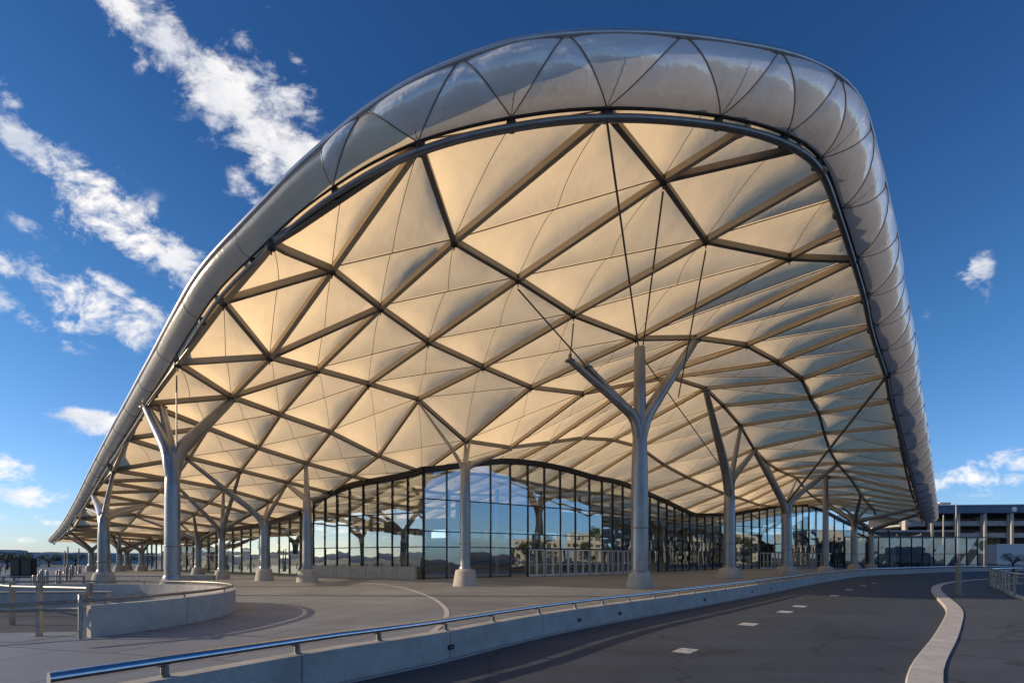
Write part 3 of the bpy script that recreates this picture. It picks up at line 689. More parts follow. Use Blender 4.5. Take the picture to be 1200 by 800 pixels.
# island / pavement right of the kerb
isl=[]
vs=[]
for k in range(K+1):
    b=at_frac(kerb_s,k/K); t=at_frac(kerb_s,min(1,k/K+.004))-at_frac(kerb_s,max(0,k/K-.004)); t.normalize(); nn=Vector((t.y,-t.x,0)); c=b+nn*.42; e=b+nn*(60 if k<40 else 60)
    isl.append((c,nn))
sheet('island_pavement',[(c.x,c.y) for c,_ in isl]+[(200,60),(200,-40),(0,-40)],.115,M['walk'])
# kerb stones: individual granite lengths joined as one kerb thing
kb=thing('island_kerb','pale stone kerb curving along the right side of the road','kerb',(6.9,9,0))
tot=len(kerb_s)
for k in range(0,tot-1,2):
    seg=kerb_s[k:k+3]
    if len(seg)<2 or seg[0].y<3 or seg[0].y>64: continue
    seg=[p.copy() for p in seg]; d=(seg[-1]-seg[0]).normalized(); seg[0]+=d*.012; seg[-1]-=d*.012
    mb=MB(); nrm=[]; pts=seg
    vs=[];
    for q_,p in enumerate(pts):
        nn=Vector((d.y,-d.x,0)); vs+=[p+Vector((0,0,-.02)),p+Vector((0,0,.10)),p+nn*.03+Vector((0,0,.135)),p+nn*.5+Vector((0,0,.14)),p+nn*.5+Vector((0,0,.08))]
    m=len(pts); mb.add(vs,[(a*5+b,(a+1)*5+b,(a+1)*5+b+1,a*5+b+1) for a in range(m-1) for b in range(4)]+[(0,1,2,3,4),((m-1)*5+4,(m-1)*5+3,(m-1)*5+2,(m-1)*5+1,(m-1)*5)])
    mb.build('kerb_stone',M['curb'],kb)
# barrier gutter line (pale) and lane dashes
mb=MB(); vs=[]
for k,p in enumerate(bar_s):
    t=(bar_s[min(k+1,len(bar_s)-1)]-bar_s[max(k-1,0)]).normalized(); nn=Vector((t.y,-t.x,0)); a=p+nn*.05;b=p+nn*.2; vs+=[(a.x,a.y,.004),(b.x,b.y,.004)]
mb.add(vs,[(2*k,2*k+1,2*k+3,2*k+2) for k in range(len(bar_s)-1)]); tag(mb.build('road_edge_line',M['conc']),kind='structure')
dash=[((803,762),.68,.42),((877,731),.8,.5),((920,716.5),.9,.5),((937,710),.9,.5),((978,697.5),1.1,.45),((995,690.5),1.3,.45),((1012,686),1.3,.4),((1024,683),1.3,.4)]
for (px,py),L,w in dash:
    x,y,_=G(px,py); d=Vector((.62,.78,0)); nn=Vector((d.y,-d.x,0)); c=Vector((x,y,.005))
    mb=MB(); mb.add([c-d*L/2-nn*w/2,c-d*L/2+nn*w/2,c+d*L/2+nn*w/2,c+d*L/2-nn*w/2],[(0,1,2,3)]); tag(mb.build('lane_marking',M['worn']),kind='structure')
# curved paving joint band on the plaza
pj=smooth_path([G(300,674.5),G(375,679),G(432,682.5),G(470,688),G(500,697.5),G(520,710),G(522,725),G(500,745)],.8)
mb=MB(); vs=[]
for k,p in enumerate(pj):
    t=(pj[min(k+1,len(pj)-1)]-pj[max(k-1,0)]).normalized(); nn=Vector((t.y,-t.x,0)); a=p-nn*.1;b=p+nn*.1; vs+=[(a.x,a.y,.006),(b.x,b.y,.006)]
mb.add(vs,[(2*k,2*k+1,2*k+3,2*k+2) for k in range(len(pj)-1)]); tag(mb.build('paving_band',M['curb']),kind='structure')
sheet('plaza_inner_paving',[(p.x,p.y) for p in pj]+[(-8,6),(-12,10),(-34,46)],.0,M['plaza2'])

# ------------------------------------------------------------------ road barrier with rail
BAR=thing('road_barrier','long low concrete road wall topped by a shiny steel rail, sweeping from the lower left','barrier',(-5.2,5.8,0))
vis=[p for p in bar_s if p.y>-3]
seglen=4
for k in range(0,len(vis)-1,seglen):
    seg=[p.copy() for p in vis[k:k+seglen+1]]
    if len(seg)<2: continue
    d=(seg[-1]-seg[-2]).normalized(); seg[-1]-=d*.02
    mb=MB(); mb.strip([(p.x,p.y) for p in seg],.30,-.01,.60); mb.build('wall_panel',M['conc'],BAR)
def off(path,o,z): 
    out=[]
    for k,p in enumerate(path):
        t=(path[min(k+1,len(path)-1)]-path[max(k-1,0)]).normalized(); n=Vector((-t.y,t.x,0)); q=p+n*o; out.append(Vector((q.x,q.y,z)))
    return out
railp=off([p for p in bar_s if p.y>5.3],.15,.81)
mb=MB(); mb.tube(railp,.074,18); mb.build('handrail',M['rail'],BAR)
e=railp[0]; 
rp=off(vis,.15,.60)
for k in range(2,len(rp)-1,2):
    p=rp[k]
    if p.y<5.5: continue
    d=(rp[k+1]-p).normalized(); n=Vector((-d.y,d.x,0)); Mx=Matrix.Translation(p)@Matrix(((d.x,n.x,0,0),(d.y,n.y,0,0),(0,0,1,0),(0,0,0,1)))
    mb=MB(); mb.box(-.05,-.05,-.01,.05,.05,.03,0,Mx); mb.box(-.015,-.03,.03,.015,.03,.15,0,Mx); mb.box(-.05,-.012,.03,.05,.012,.15,0,Mx); mb.build('rail_bracket',M['post'],BAR)
fr=off(vis,-.005,.2)
for (px,py) in [(518,762),(672,731),(731,717),(823,702),(879,692),(905,688)]:
    best=min(range(len(fr)-1),key=lambda k:abs(600+F*fr[k].x/max(fr[k].y,.1)-px)+(1e5 if fr[k].y<1 else 0)); p=fr[best]; d=(fr[best+1]-p).normalized(); n=Vector((-d.y,d.x,0)); Mx=Matrix.Translation(p)@Matrix(((d.x,n.x,0,0),(d.y,n.y,0,0),(0,0,1,0),(0,0,0,1)))
    mb=MB(); mb.box(-.09,-.02,0,.09,.02,.1,0,Mx); o=mb.build('step_light',M['black'],BAR)
    mb=MB(); mb.box(-.06,-.026,.03,.06,-.021,.07,0,Mx); o2=mb.build('lens',M['rail'],None); o2.data.transform(Matrix.Translation(-Vector(BAR.location))); o2.parent=o

# ------------------------------------------------------------------ curved planter wall and foreground rails (left)
W1=thing('curved_parapet_wall','curved concrete parapet with a steel handrail around the near left column','wall',(-11.5,14.3,0))
cp=smooth_path([(-11.6,14.1),(-11.0,15.6),(-10.8,17.6),(-11.0,19.8),(-12.0,22.2),(-13.8,24.2),(-16.2,25.4),(-19,25.9),(-22.5,25.6),(-27,24.6)],.5)
for k in range(0,len(cp)-1,6):
    seg=[p.copy() for p in cp[k:k+7]]
    if len(seg)<2: continue
    d=(seg[-1]-seg[-2]).normalized(); seg[-1]-=d*.02
    mb=MB(); mb.strip([(p.x,p.y) for p in seg],.36,-.01,.88); mb.build('wall_panel',M['conc'],W1)
hr=off(cp,.12,1.02)
mb=MB(); mb.tube([Vector((-13.4,12.6,.98)),Vector((-12.3,13.6,1.0))]+hr,.05,12); mb.build('handrail',M['post'],W1)
for k in range(1,len(hr),5):
    p=hr[k]; mb=MB(); mb.tube([(p.x,p.y,.88),(p.x,p.y,1.0)],.03,8); mb.build('rail_bracket',M['post'],W1)
RL=thing('ramp_railing','grey tubular railing with square posts beside the curved wall in the left foreground','railing',(-13.2,14.3,0))
for (x,y,h) in [(-13.2,14.3,1.43),(-12.05,14.6,1.45),(-16.3,16.7,1.40),(-19.8,19.2,1.38)]:
    mb=MB(); mb.box(x-.055,y-.055,0,x+.055,y+.055,h); mb.box(x-.065,y-.065,h,x+.065,y+.065,h+.03); mb.build('post',M['post'],RL)
    mb=MB(); mb.box(x-.12,y-.12,0,x+.12,y+.12,.015); mb.build('base_plate',M['post'],RL)
mb=MB(); mb.tube([(-12.05,14.6,1.33),(-16.3,16.7,1.26),(-19.8,19.2,1.22),(-24,22,1.2)],.045,10); mb.build('rail',M['post'],RL)
mb=MB(); mb.tube([(-17.5,11.5,.74),(-13.2,14.24,.76),(-11.8,14.1,.80)],.045,10); mb.build('rail',M['post'],RL)
hp=[Vector((-11.72,13.9,0)),Vector((-11.72,13.9,1.05)),Vector((-11.76,13.95,1.13)),Vector((-11.86,14.05,1.17)),Vector((-11.98,14.4,1.17)),Vector((-12.03,14.5,1.12)),Vector((-12.05,14.6,1.02))]
mb=MB(); mb.tube(hp,.05,12); mb.build('bent_end',M['post'],RL)
W2=thing('low_ramp_wall','straight low concrete wall behind the foreground railing at far left','wall',(-21,21,0))
mb=MB(); mb.strip([(-30,20.2),(-24,20.6)],.3,-.01,.72); mb.build('wall_panel',M['conc'],W2)
mb=MB(); mb.strip([(-23.97,20.6),(-16.8,21.2)],.3,-.01,.74); mb.build('wall_panel',M['conc'],W2)
mb=MB(); mb.strip([(-30,20.15),(-16.75,21.15)],.4,.75,.80); mb.build('coping',M['pad'],W2)
sheet('ramp_surface',[(-30,19.6),(-17,20.6),(-12.6,19.6),(-12.0,16.2),(-12.6,15.3),(-19,14.6),(-32,15.6)],.004,M['asph'])
sheet('ramp_edge_strip',[(-40,14.0),(-12.8,13.3),(-12.4,14.9),(-19,14.55),(-40,15.4)],.008,M['plaza2'])

# ------------------------------------------------------------------ bollards, posts, cabinet
bp=None; n=0
rows=[((-27,29),(-66,78),20,'row nearest the eave'),((-34,33),(-84,84),18,'middle row'),((-31,27),(-52,43),8,'outer row by the cabinet')]
for (a,b,cnt,rl) in rows:
    for k in range(cnt):
        t=(k/(cnt-1))**1.3; x=a[0]+(b[0]-a[0])*t+rng.normal(0,.25); y=a[1]+(b[1]-a[1])*t+rng.normal(0,.25); h=rng.choice([.95,1.1,1.25])
        if bp is None:
            bp=thing('bollard','grey metal bollard out on the left forecourt','bollard',(0,0,0),'bollards standing in rows on the left forecourt')
            mb=MB(); mb.lathe([(.11,0),(.11,.9),(.09,.96),(.04,1.0)],(0,0,0),12); mb.build('shaft',M['post'],bp)
            mb=MB(); mb.lathe([(.18,0),(.18,.03),(.12,.05)],(0,0,0),12); mb.build('base',M['post'],bp); o=bp
        else: o=dup(bp,(0,0,0),'grey metal bollard out on the left forecourt')
        o.location=(x,y,0); o.scale=(.75,.75,h*1.12)
def tube_rail(name,label,pts,posts,h,r=.04):
    o=thing(name,label,'railing',(pts[0][0],pts[0][1],0)); 
    mb=MB(); mb.tube([(x,y,h) for x,y in pts],r,8); mb.build('rail',M['post'],o)
    mb=MB(); mb.tube([(x,y,h*.5) for x,y in pts],r*.7,8); mb.build('rail',M['post'],o)
    sp=resample(pts,posts)
    for x,y in sp: mb=MB(); mb.box(x-.045,y-.045,0,x+.045,y+.045,h+.05); mb.build('post',M['post'],o)
    return o
tube_rail('forecourt_railing','long tube railing on the left forecourt running toward the far columns',[(-28.5,27.5),(-48,46),(-70,70)],3.2,1.05)
tube_rail('forecourt_railing','short tube railing on the far left forecourt in front of the cabinet',[(-36,31),(-27.6,33)],2.0,1.0)
cb=thing('sign_cabinet','dark double door sign cabinet on two posts at far left','cabinet',(-38.2,40,0))
mb=MB(); mb.box(-39.0,39.8,.62,-38.22,40.2,2.1); mb.box(-38.18,39.8,.62,-37.3,40.2,2.1); mb.box(-39.05,39.85,2.103,-37.25,40.15,2.16); mb.build('body',M['dark'],cb)
for a,b in ((-38.95,-38.27),(-38.13,-37.35)):
    mb=MB(); mb.box(a,39.76,.7,b,39.79,2.02); [mb.box(a+.06,39.74,.8+.15*k,b-.06,39.757,.86+.15*k) for k in range(8)]; mb.build('door',M['joint'],cb)
for x in (-38.9,-37.5): mb=MB(); mb.box(x-.05,39.95,0,x+.05,40.05,.62); mb.build('leg',M['post'],cb)
for (px,yt,Y,lab) in [(76,645,70,'thin dark pole at far left, shorter of a close pair'),(79.5,640,72,'thin pale pole at far left, taller of a close pair'),(92.5,642,72,'thin pole between the close pair and the small far column'),(129,645,78,'thin pole just right of the large left column')]:
    X=(px-600)/F*Y; h=CH+(H0-yt)/F*Y; o=thing('lamp_post',lab,'pole',(X,Y,0)); mb=MB(); mb.tube([(X,Y,0),(X,Y,h)],[.12,.07],10); mb.build('pole',M['post'],o); mb=MB(); mb.lathe([(.2,0),(.2,.25),(.12,.3)],(X,Y,0),10); mb.build('base',M['post'],o)
# pond of seats / low walls on plaza far left
o=thing('low_bench_wall','long pale low wall on the plaza between the left columns','wall',(-30,52,0))
mb=MB(); mb.strip([(-42,52),(-34,50.5),(-29.5,50.5)],.5,-.01,.42); mb.build('wall_panel',M['pad'],o)
mb=MB(); mb.strip([(-42,51.95),(-34,50.45),(-29.4,50.45)],.6,.423,.48); mb.build('coping',M['curb'],o)

# ------------------------------------------------------------------ right island: post and railing
o=thing('island_post','single dark square post standing on the island beside the kerb','post',(24.6,28.2,.12))
mb=MB(); mb.box(24.5,28.1,.12,24.7,28.3,1.85); mb.box(24.48,28.08,1.85,24.72,28.32,1.89); mb.build('shaft',M['post'],o)
mb=MB(); mb.box(24.42,28.02,.12,24.78,28.38,.16); mb.build('base_plate',M['post'],o)
rp=[(25.0,23.0),(25.3,25.2),(26.8,27.4),(28.6,29.6),(30.3,31.6),(32.3,34),(34.0,36.2),(36.0,38.4),(39.5,40.6),(44,42),(50,43),(58,44)]
o=thing('island_railing','curved railing with round steel posts at the right edge of the photo','railing',(26.8,27.4,.12))
sp=smooth_path(rp,.5)
mb=MB(); mb.tube([(p.x,p.y,1.36) for p in sp],.05,10); mb.build('handrail',M['rail'],o)
mb=MB(); mb.tube([(p.x,p.y,.95) for p in sp],.03,8); mb.build('rail',M['post'],o)
for k in range(0,len(sp),4): p=sp[k]; mb=MB(); mb.tube([(p.x,p.y,.12),(p.x,p.y,1.33)],.06,10); mb.build('post',M['post'],o)
o2=thing('railing_kerb','narrow pale kerb strip at the foot of the right island railing','kerb',(26.8,27.4,.12))
mb=MB(); mb.strip([(p.x+.1,p.y-.35) for p in sp[::2]],.28,.1,.2); mb.build('kerb_strip',M['curb'],o2)

# ------------------------------------------------------------------ far glazed screen, parking deck, truck, tree
gp=thing('glass_screen','low glazed screen wall running from the canopy end toward the parking deck','screen',(80,103,0))
q=resample([(66,101.5),(84,103),(99,104)],2.4)
for k,(x,y) in enumerate(q):
    mb=MB(); mb.box(x-.06,y-.1,0,x+.06,y+.1,6.2); mb.build('mullion',M['mull'],gp)
for (xa,ya),(xb,yb) in zip(q,q[1:]):
    mb=MB(); 
    for z0,z_ in ((.1,2.9),(3.0,6.1)):
        t=rng.normal(0,.01); mb.add([(xa+.07,ya+t,z0),(xb-.07,yb-t,z0),(xb-.07,yb+t,z_),(xa+.07,ya-t,z_)],[(0,1,2,3)])
    mb.build('glass_pane',M['glass2'],gp)
mb=MB(); mb.bar([(65.9,101.5,6.42),(84,103,6.42),(99.1,104,6.42)],.4,.2); mb.build('top_rail',M['mull2'],gp)
mb=MB(); mb.bar([(66,101.4,3.0),(84,102.9,3.0),(99,103.9,3.0)],.16,.1); mb.build('transom',M['mull'],gp)

PK=thing('parking_deck','four storey open parking building with a blue roof band at the far right','building',(110,124,0))
ax=Vector((1,-.10,0)).normalized(); ay=Vector((.10,1,0)).normalized()
PM=Matrix.Translation((92,122,0))@Matrix(((ax.x,ay.x,0,0),(ax.y,ay.y,0,0),(0,0,1,0),(0,0,0,1)))
Lp=92
for z in (4.3,7.2,10.0):
    mb=MB(); mb.box(0,-.6,z-.35,Lp,26,z,0,PM); mb.build('floor_slab',M['grey'],PK)
    mb=MB(); mb.box(0,-.5,z+.003,Lp,-.42,z+.75,0,PM); mb.build('parapet_panel',M['grey'],PK)
    mb=MB(); mb.tube([PM@Vector((0,-.45,z+1.05)),PM@Vector((Lp,-.45,z+1.05))],.04,6); mb.build('guard_rail',M['post'],PK)
mb=MB(); mb.box(-.5,-2.2,12.5,Lp+.5,27,14.3,0,PM); mb.build('roof_band',M['navy'],PK)
mb=MB(); mb.box(-.6,-2.3,14.303,Lp+.6,27.1,14.45,0,PM); mb.build('roof_edge',M['trim'],PK)
for k in range(17):
    x=k*5.7+.4; mb=MB(); mb.box(x,-1.9,0,x+.5,-.62,12.49,0,PM); mb.box(x+.05,-.61,0,x+.5,.5,4.0,0,PM); mb.build('column',M['pale'],PK)
mb=MB(); mb.box(0,12,0,Lp,12.3,12.49,0,PM); mb.build('rear_wall',M['grey'],PK)
for k in range(24):
    x=rng.uniform(1,Lp-4); z=[0.02,4.303,7.203,10.003][k%4]; y=rng.uniform(2,7)
    mb=MB(); mb.box(x,y,z,x+rng.uniform(.8,3.2),y+.6,z+rng.uniform(1.0,2.3),0,PM); mb.box(x+.1,y-.02,z+.3,x+.5,y-.003,z+.9,0,PM); mb.build('inner_partition',M['pale'] if k%2 else M['grey'],PK)
for (x,w,h) in ((3,9,.9),(12,2.4,1.2),(78,8,2)): mb=MB(); mb.box(x,4,14.453,x+w,8,14.45+h,0,PM); mb.box(x+.2,3.9,14.453,x+w-.2,3.99,14.45+h*.7,0,PM); mb.build('roof_plant',M['pale'],PK)
def text(s,size,Mx,mat,name,parent,sx=1.0):
    cu=bpy.data.curves.new(name,'FONT'); cu.body=s; cu.size=size; cu.extrude=.02; tmp=bpy.data.objects.new(name,cu); COL.objects.link(tmp)
    dg=bpy.context.evaluated_depsgraph_get(); me=bpy.data.meshes.new_from_object(tmp.evaluated_get(dg)); bpy.data.objects.remove(tmp)
    me.transform(Matrix.Translation(-Vector(parent.location))@Mx@Matrix.Diagonal((sx,1,1,1))@Matrix.Rotation(R(90),4,'X')); me.materials.clear(); me.materials.append(mat)
    o=bpy.data.objects.new(name,me); COL.objects.link(o); o.parent=parent; return o
text('VERRELLES',1.25,PM@Matrix.Translation((25.6,-2.23,12.95)),M['white'],'lettering',PK,1.05)
mb=MB(); mb.tube([PM@Vector((23.6,-2.25,13.3)),PM@Vector((23.6,-2.21,13.3))],.55,18); mb.build('emblem',M['trim'],PK)
for (px,yt,Y,lab) in [(1120.5,590,112,'tall thin mast in front of the parking deck, beside the canopy end'),(1105.5,603,112,'thin pole just right of the canopy end before the parking deck')]:
    X=(px-600)/F*Y; h=CH+(H0-yt)/F*Y; o=thing('lamp_post',lab,'pole',(X,Y,0)); mb=MB(); mb.tube([(X,Y,0),(X,Y,h)],[.22,.12],10); mb.build('pole',M['pad'],o); mb=MB(); mb.lathe([(.35,0),(.35,.4),(.25,.5)],(X,Y,0),10); mb.build('base',M['post'],o)
# truck
TR=thing('box_truck','white box truck parked before the parking deck at the right edge','truck',(91,92,0))
mb=MB(); mb.box(86,90.8,1.15,93.6,93.2,4.5); mb.build('cargo_box',M['truck'],TR)
mb=MB(); mb.box(86,90.75,1.0,93.6,93.25,1.147); mb.box(85.97,90.77,4.503,93.63,93.23,4.6); mb.build('box_frame',M['trim'],TR)
mb=MB(); mb.box(86.2,91.3,.65,96,92.7,.95); mb.build('chassis',M['black'],TR)
mb=MB(); mb.add([(93.9,90.9,.7),(96,90.9,.7),(96.1,90.9,1.9),(95.6,90.9,3.1),(93.9,90.9,3.2),(93.9,93.1,.7),(96,93.1,.7),(96.1,93.1,1.9),(95.6,93.1,3.1),(93.9,93.1,3.2)],[(0,1,2,3,4),(9,8,7,6,5),(0,5,6,1),(1,6,7,2),(2,7,8,3),(3,8,9,4),(4,9,5,0)]); mb.build('cab',M['truck'],TR)
mb=MB(); mb.add([(94.3,90.88,1.9),(95.9,90.88,1.9),(95.5,90.88,2.9),(94.3,90.88,2.95)],[(0,1,2,3)]); mb.build('side_window',M['win'],TR)
for x in (87.4,88.6,95):
    for y in (90.85,92.85): mb=MB(); mb.tube([(x,y,.5),(x,y+.3,.5)],.5,20); w=mb.build('wheel',M['black'],TR)
# trees
def tree(x,y,h,cr,label,nleaf=1400,group=None,zc=None):
    t=thing('tree',label,'tree',(x,y,0),group); mb=MB(); top=h*.55
    mb.tube([(x,y,0),(x+.1,y,top*.5),(x,y+.1,top)],[cr*.09+.06,cr*.07+.04,cr*.05],9)
    lim=[]
    for k in range(8):
        a=2*math.pi*k/8+random.random(); e=Vector((x+math.cos(a)*cr*.7,y+math.sin(a)*cr*.7,top+random.uniform(.1,.35)*h)); lim.append(e)
        mb.tube([(x,y,top*random.uniform(.7,1)),Vector((x,y,top)).lerp(e,.5)+Vector((0,0,.2)),e],[cr*.04,cr*.028,.02],6)
    mb.build('trunk',M['bark'],t)
    mb=MB(); cl=[(Vector((x,y,h*.72)),cr*.6)]+[(e+Vector((0,0,.1*h)),cr*random.uniform(.28,.5)) for e in lim]
    for k in range(nleaf):
        c,r=random.choice(cl); d=Vector(rng.normal(size=3)); d.normalize(); p=c+d*r*random.uniform(.55,1.05); s=cr*.055*random.uniform(.7,1.5)
        u=Vector(rng.normal(size=3)).normalized(); w=u.orthogonal().normalized(); mb.add([p-u*s,p+w*s*.6,p+u*s,p-w*s*.6],[(0,1,2,3)])
    mb.build('crown',M['leaf'],t); return t
tree(68.5,70,2.6,1.3,'small dark round shrub tree in front of the white truck',900)

# ------------------------------------------------------------------ surroundings: blocks right, left, distance
def block(x0,y0,x1,y1,h,label,mat,fl=3.2,bay=3.4,name='apartment_block',faces='WS',wz=1.5,group=None):
    o=thing(name,label,'building',((x0+x1)/2,(y0+y1)/2,0),group)
    mb=MB(); mb.box(x0,y0,0,x1,y1,h); mb.build('wall',mat,o)
    mb=MB(); mb.box(x0-.2,y0-.2,h+.003,x1+.2,y1+.2,h+.45); mb.box((x0+x1)/2-1.5,(y0+y1)/2-1.5,h+.453,(x0+x1)/2+1.5,(y0+y1)/2+1.5,h+2.2); mb.build('roof',M['grey'],o)
    n=int(h//fl)
    def wins(f):
        for lv in range(n):
            z=lv*fl+1.0
            if f in 'WE':
                x=x0-.03 if f=='W' else x1+.03
                for k in range(int((y1-y0)//bay)):
                    y=y0+bay*(k+.5)+((y1-y0)%bay)/2; mb=MB(); mb.box(x-.02,y-.7,z,x+.02,y+.7,z+wz); mb.box(x-.08,y-.8,z-.1,x+.08,y+.8,z-.003); mb.build('window',M['win'],o)
            else:
                y=y0-.03 if f=='S' else y1+.03
                for k in range(int((x1-x0)//bay)):
                    x=x0+bay*(k+.5)+((x1-x0)%bay)/2; mb=MB(); mb.box(x-.7,y-.02,z,x+.7,y+.02,z+wz); mb.box(x-.8,y-.08,z-.1,x+.8,y+.08,z-.003); mb.build('window',M['win'],o)
    for f in faces: wins(f)
    return o
SURR=True
if SURR:
    block(68,120,104,134,8.2,'low dark service building behind the glazed screen, left of the parking deck',M['core'],fl=3.6,bay=3.0,name='service_building',faces='S')
    for k,(y0,y1,h) in enumerate([(10,40,13),(46,70,16),(74,104,13)]):
        block(215,y0,232,y1,h,['cream apartment block with small windows mirrored in the glazing, nearest the camera','tallest cream apartment block mirrored in the right glazing','lower cream apartment block mirrored in the right glazing'][k],M['pale'],faces='W')
    for (x,y,h,c,l) in [(200,22,9,5,'round dark tree at the near end of the cream blocks, mirrored in the glazing'),(200,96,10,5,'dark tree at the far end of the cream blocks, mirrored in the glazing'),(204,55,8,5,'low dark tree between two cream blocks, mirrored in the glazing'),(196,72,14,6.5,'broad dark tree before the cream blocks, mirrored in the glazing'),(190,34,10,5,'smaller dark tree before the cream blocks, mirrored in the glazing')]: tree(x,y,h,c,l,1500)
# distant town and hills at left
HM=pmat('hill_haze',(.26,.34,.45),(.20,.27,.37),scale=.01,rough=1)  # distance haze put into the hill colour
mb=MB(); vs=[]; n=90
for k in range(n+1):
    x=-1900+k*3600/n; z=9+1.5*math.sin(k*.5)+1.2*math.sin(k*.23+1)+.8*math.sin(k*1.3); vs+=[(x,1500,-.02),(x,1560,z*.7),(x,1700,z)]
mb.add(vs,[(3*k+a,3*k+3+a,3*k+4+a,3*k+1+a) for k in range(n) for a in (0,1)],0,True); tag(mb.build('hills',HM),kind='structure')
mb=MB(); vs=[]
for k in range(n+1):
    y=-900+k*2600/n; z=14+4*math.sin(k*.31)+3*math.sin(k*.83+2); vs+=[(-1150,y,-.02),(-1210,y,z*.75),(-1350,y,z)]
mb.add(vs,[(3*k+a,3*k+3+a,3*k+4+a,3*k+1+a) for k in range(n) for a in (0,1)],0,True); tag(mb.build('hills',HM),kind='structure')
TM=[pmat('town_wall_%s'%s,c,tuple(v*.6 for v in c),scale=.25,rough=.9) for s,c in (('blue',(.34,.42,.52)),('grey',(.48,.50,.54)),('sand',(.60,.52,.42)))]  # walls brightened and blued, distance haze put into their colours
labs=['low hazy blue town building on the left horizon','low grey town building on the left horizon','low sandy town building on the left horizon']
k=0
for px,w,Y,h in [(2,16,150,3.6),(38,9,170,3.0),(50,14,200,3.6),(68,10,160,2.8),(84,10,230,3.8),(98,8,180,3.2),(114,9,210,3.0),(146,10,190,3.1),(158,9,240,3.4),(172,10,220,3.0),(30,10,260,4.2),(60,9,290,4.0),(125,9,280,3.8),(-12,20,120,3.3)]:
    X=(px-600)/F*Y; W=w/F*Y*1.3; o=thing('distant_building',labs[k%3],'building',(X,Y,0),'hazy town buildings on the left horizon: '+['blue','grey','sand'][k%3])
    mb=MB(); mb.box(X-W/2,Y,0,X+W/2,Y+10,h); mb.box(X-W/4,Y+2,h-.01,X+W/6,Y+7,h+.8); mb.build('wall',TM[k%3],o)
    mb=MB(); mb.box(X-W/2-.2,Y-.2,h+.004,X+W/2+.2,Y+1.8,h+.25); mb.build('roof',M['grey'],o)
    mb=MB()
    mb.box(X-W/2+.8,Y-.06,1.2,X+W/2-.8,Y-.02,2.2)
    if mb.v: mb.build('window_band',M['win'],o)
    k+=1
for i_,(px,Y,h,c) in enumerate([(8,95,2.6,2.2),(22,110,2.8,2.4),(57,120,2.4,2),(88,130,2.6,2.2),(117,140,2.6,2.2),(152,135,2.4,2)]):
    tree((px-600)/F*Y,Y,h,c,'low dark bush like tree on the left horizon among the town buildings',500,'low dark trees on the left horizon')
# ------------------------------------------------------------------ sun direction
SUN_AZ=Vector((-.99,.04,0)).normalized(); SUN_EL=R(17)
# ------------------------------------------------------------------ world
w=bpy.data.worlds.new('World'); SC.world=w; w.use_nodes=True; nt=w.node_tree
for n in list(nt.nodes): nt.nodes.remove(n)
L=nt.links.new
out=nt.nodes.new('ShaderNodeOutputWorld'); bg=N(nt,'ShaderNodeBackground',Strength=0.15)
sky=nt.nodes.new('ShaderNodeTexSky'); sky.sky_type='NISHITA'; sky.sun_disc=False; sky.sun_elevation=SUN_EL
sky.sun_rotation=math.atan2(SUN_AZ.x,SUN_AZ.y); sky.air_density=1.0; sky.dust_density=.6; sky.ozone_density=2.5; sky.altitude=300
tc=nt.nodes.new('ShaderNodeTexCoord'); D=tc.outputs['Generated']
sep=nt.nodes.new('ShaderNodeSeparateXYZ'); L(D,sep.inputs[0])
def m(op,a,b=None,c=None,clamp=False):
    n=nt.nodes.new('ShaderNodeMath'); n.operation=op; n.use_clamp=clamp
    for k,v in enumerate((a,b,c)):
        if v is None: continue
        if isinstance(v,(int,float)): n.inputs[k].default_value=v
        else: L(v,n.inputs[k])
    return n.outputs[0]
X,Y,Z=sep.outputs
# elevation tint: deeper saturated blue high up, pale near the horizon
tint=rampn(nt,Z,[(0.0,(.58,.72,1.08)),(.10,(.52,.72,1.05)),(.33,(.34,.63,.90)),(.62,(.21,.47,.77))])
mt=N(nt,'ShaderNodeMix',_data_type='RGBA',_blend_type='MULTIPLY'); mt.inputs[0].default_value=1; L(sky.outputs[0],mt.inputs[6]); L(tint.outputs[0],mt.inputs[7])
ysafe=m('MAXIMUM',Y,.02); U=m('DIVIDE',X,ysafe); V=m('DIVIDE',Z,ysafe)
cmb=nt.nodes.new('ShaderNodeCombineXYZ'); L(U,cmb.inputs[0]); L(V,cmb.inputs[1])
blobs=[(180,35,120,30,52,.55),(240,150,60,14,50,.5),(300,235,40,16,46,.6),(400,90,40,10,52,.35),(370,60,60,9,52,.4),(330,20,50,9,50,.4),(40,270,60,10,36,.4),(225,300,50,12,40,.6),(175,255,50,14,40,.6),(60,395,40,7,25,.4),(15,320,35,9,36,.6),(150,20,55,20,58,1),(205,60,75,27,52,1),(262,115,85,36,46,1),(318,160,85,40,44,1),(365,195,60,30,44,1),(352,125,50,22,48,.8),(292,60,30,13,50,.5),(335,50,40,12,52,.45),(322,92,30,13,50,.6),(385,150,30,14,50,.5),
(4,105,26,12,50,.8),(20,160,45,14,42,.9),(65,200,60,18,42,1),(120,240,75,26,36,1),(190,300,70,24,40,1),(225,335,30,12,35,.8),(130,190,30,8,40,.4),(85,262,40,16,36,.6),(62,335,50,13,32,.95),(105,362,85,24,27,1),(150,345,60,10,32,.7),(12,355,35,12,36,.8),(185,392,35,7,22,.6),
(110,494,44,12,12,.9),(8,548,38,13,15,.85),(42,556,22,6,15,.6),(50,583,90,12,3,.85),(40,606,90,9,2,.6),(30,630,110,6,0,.5),
(1147,305,15,20,-20,.75),(1140,335,10,16,-40,.6),(1085,367,10,7,0,.35),(1185,540,42,10,-8,.9),(1146,562,42,11,0,1),(1100,568,20,7,0,.8),(1140,580,45,4,0,.5),(1060,545,8,5,0,.3)]
acc=None
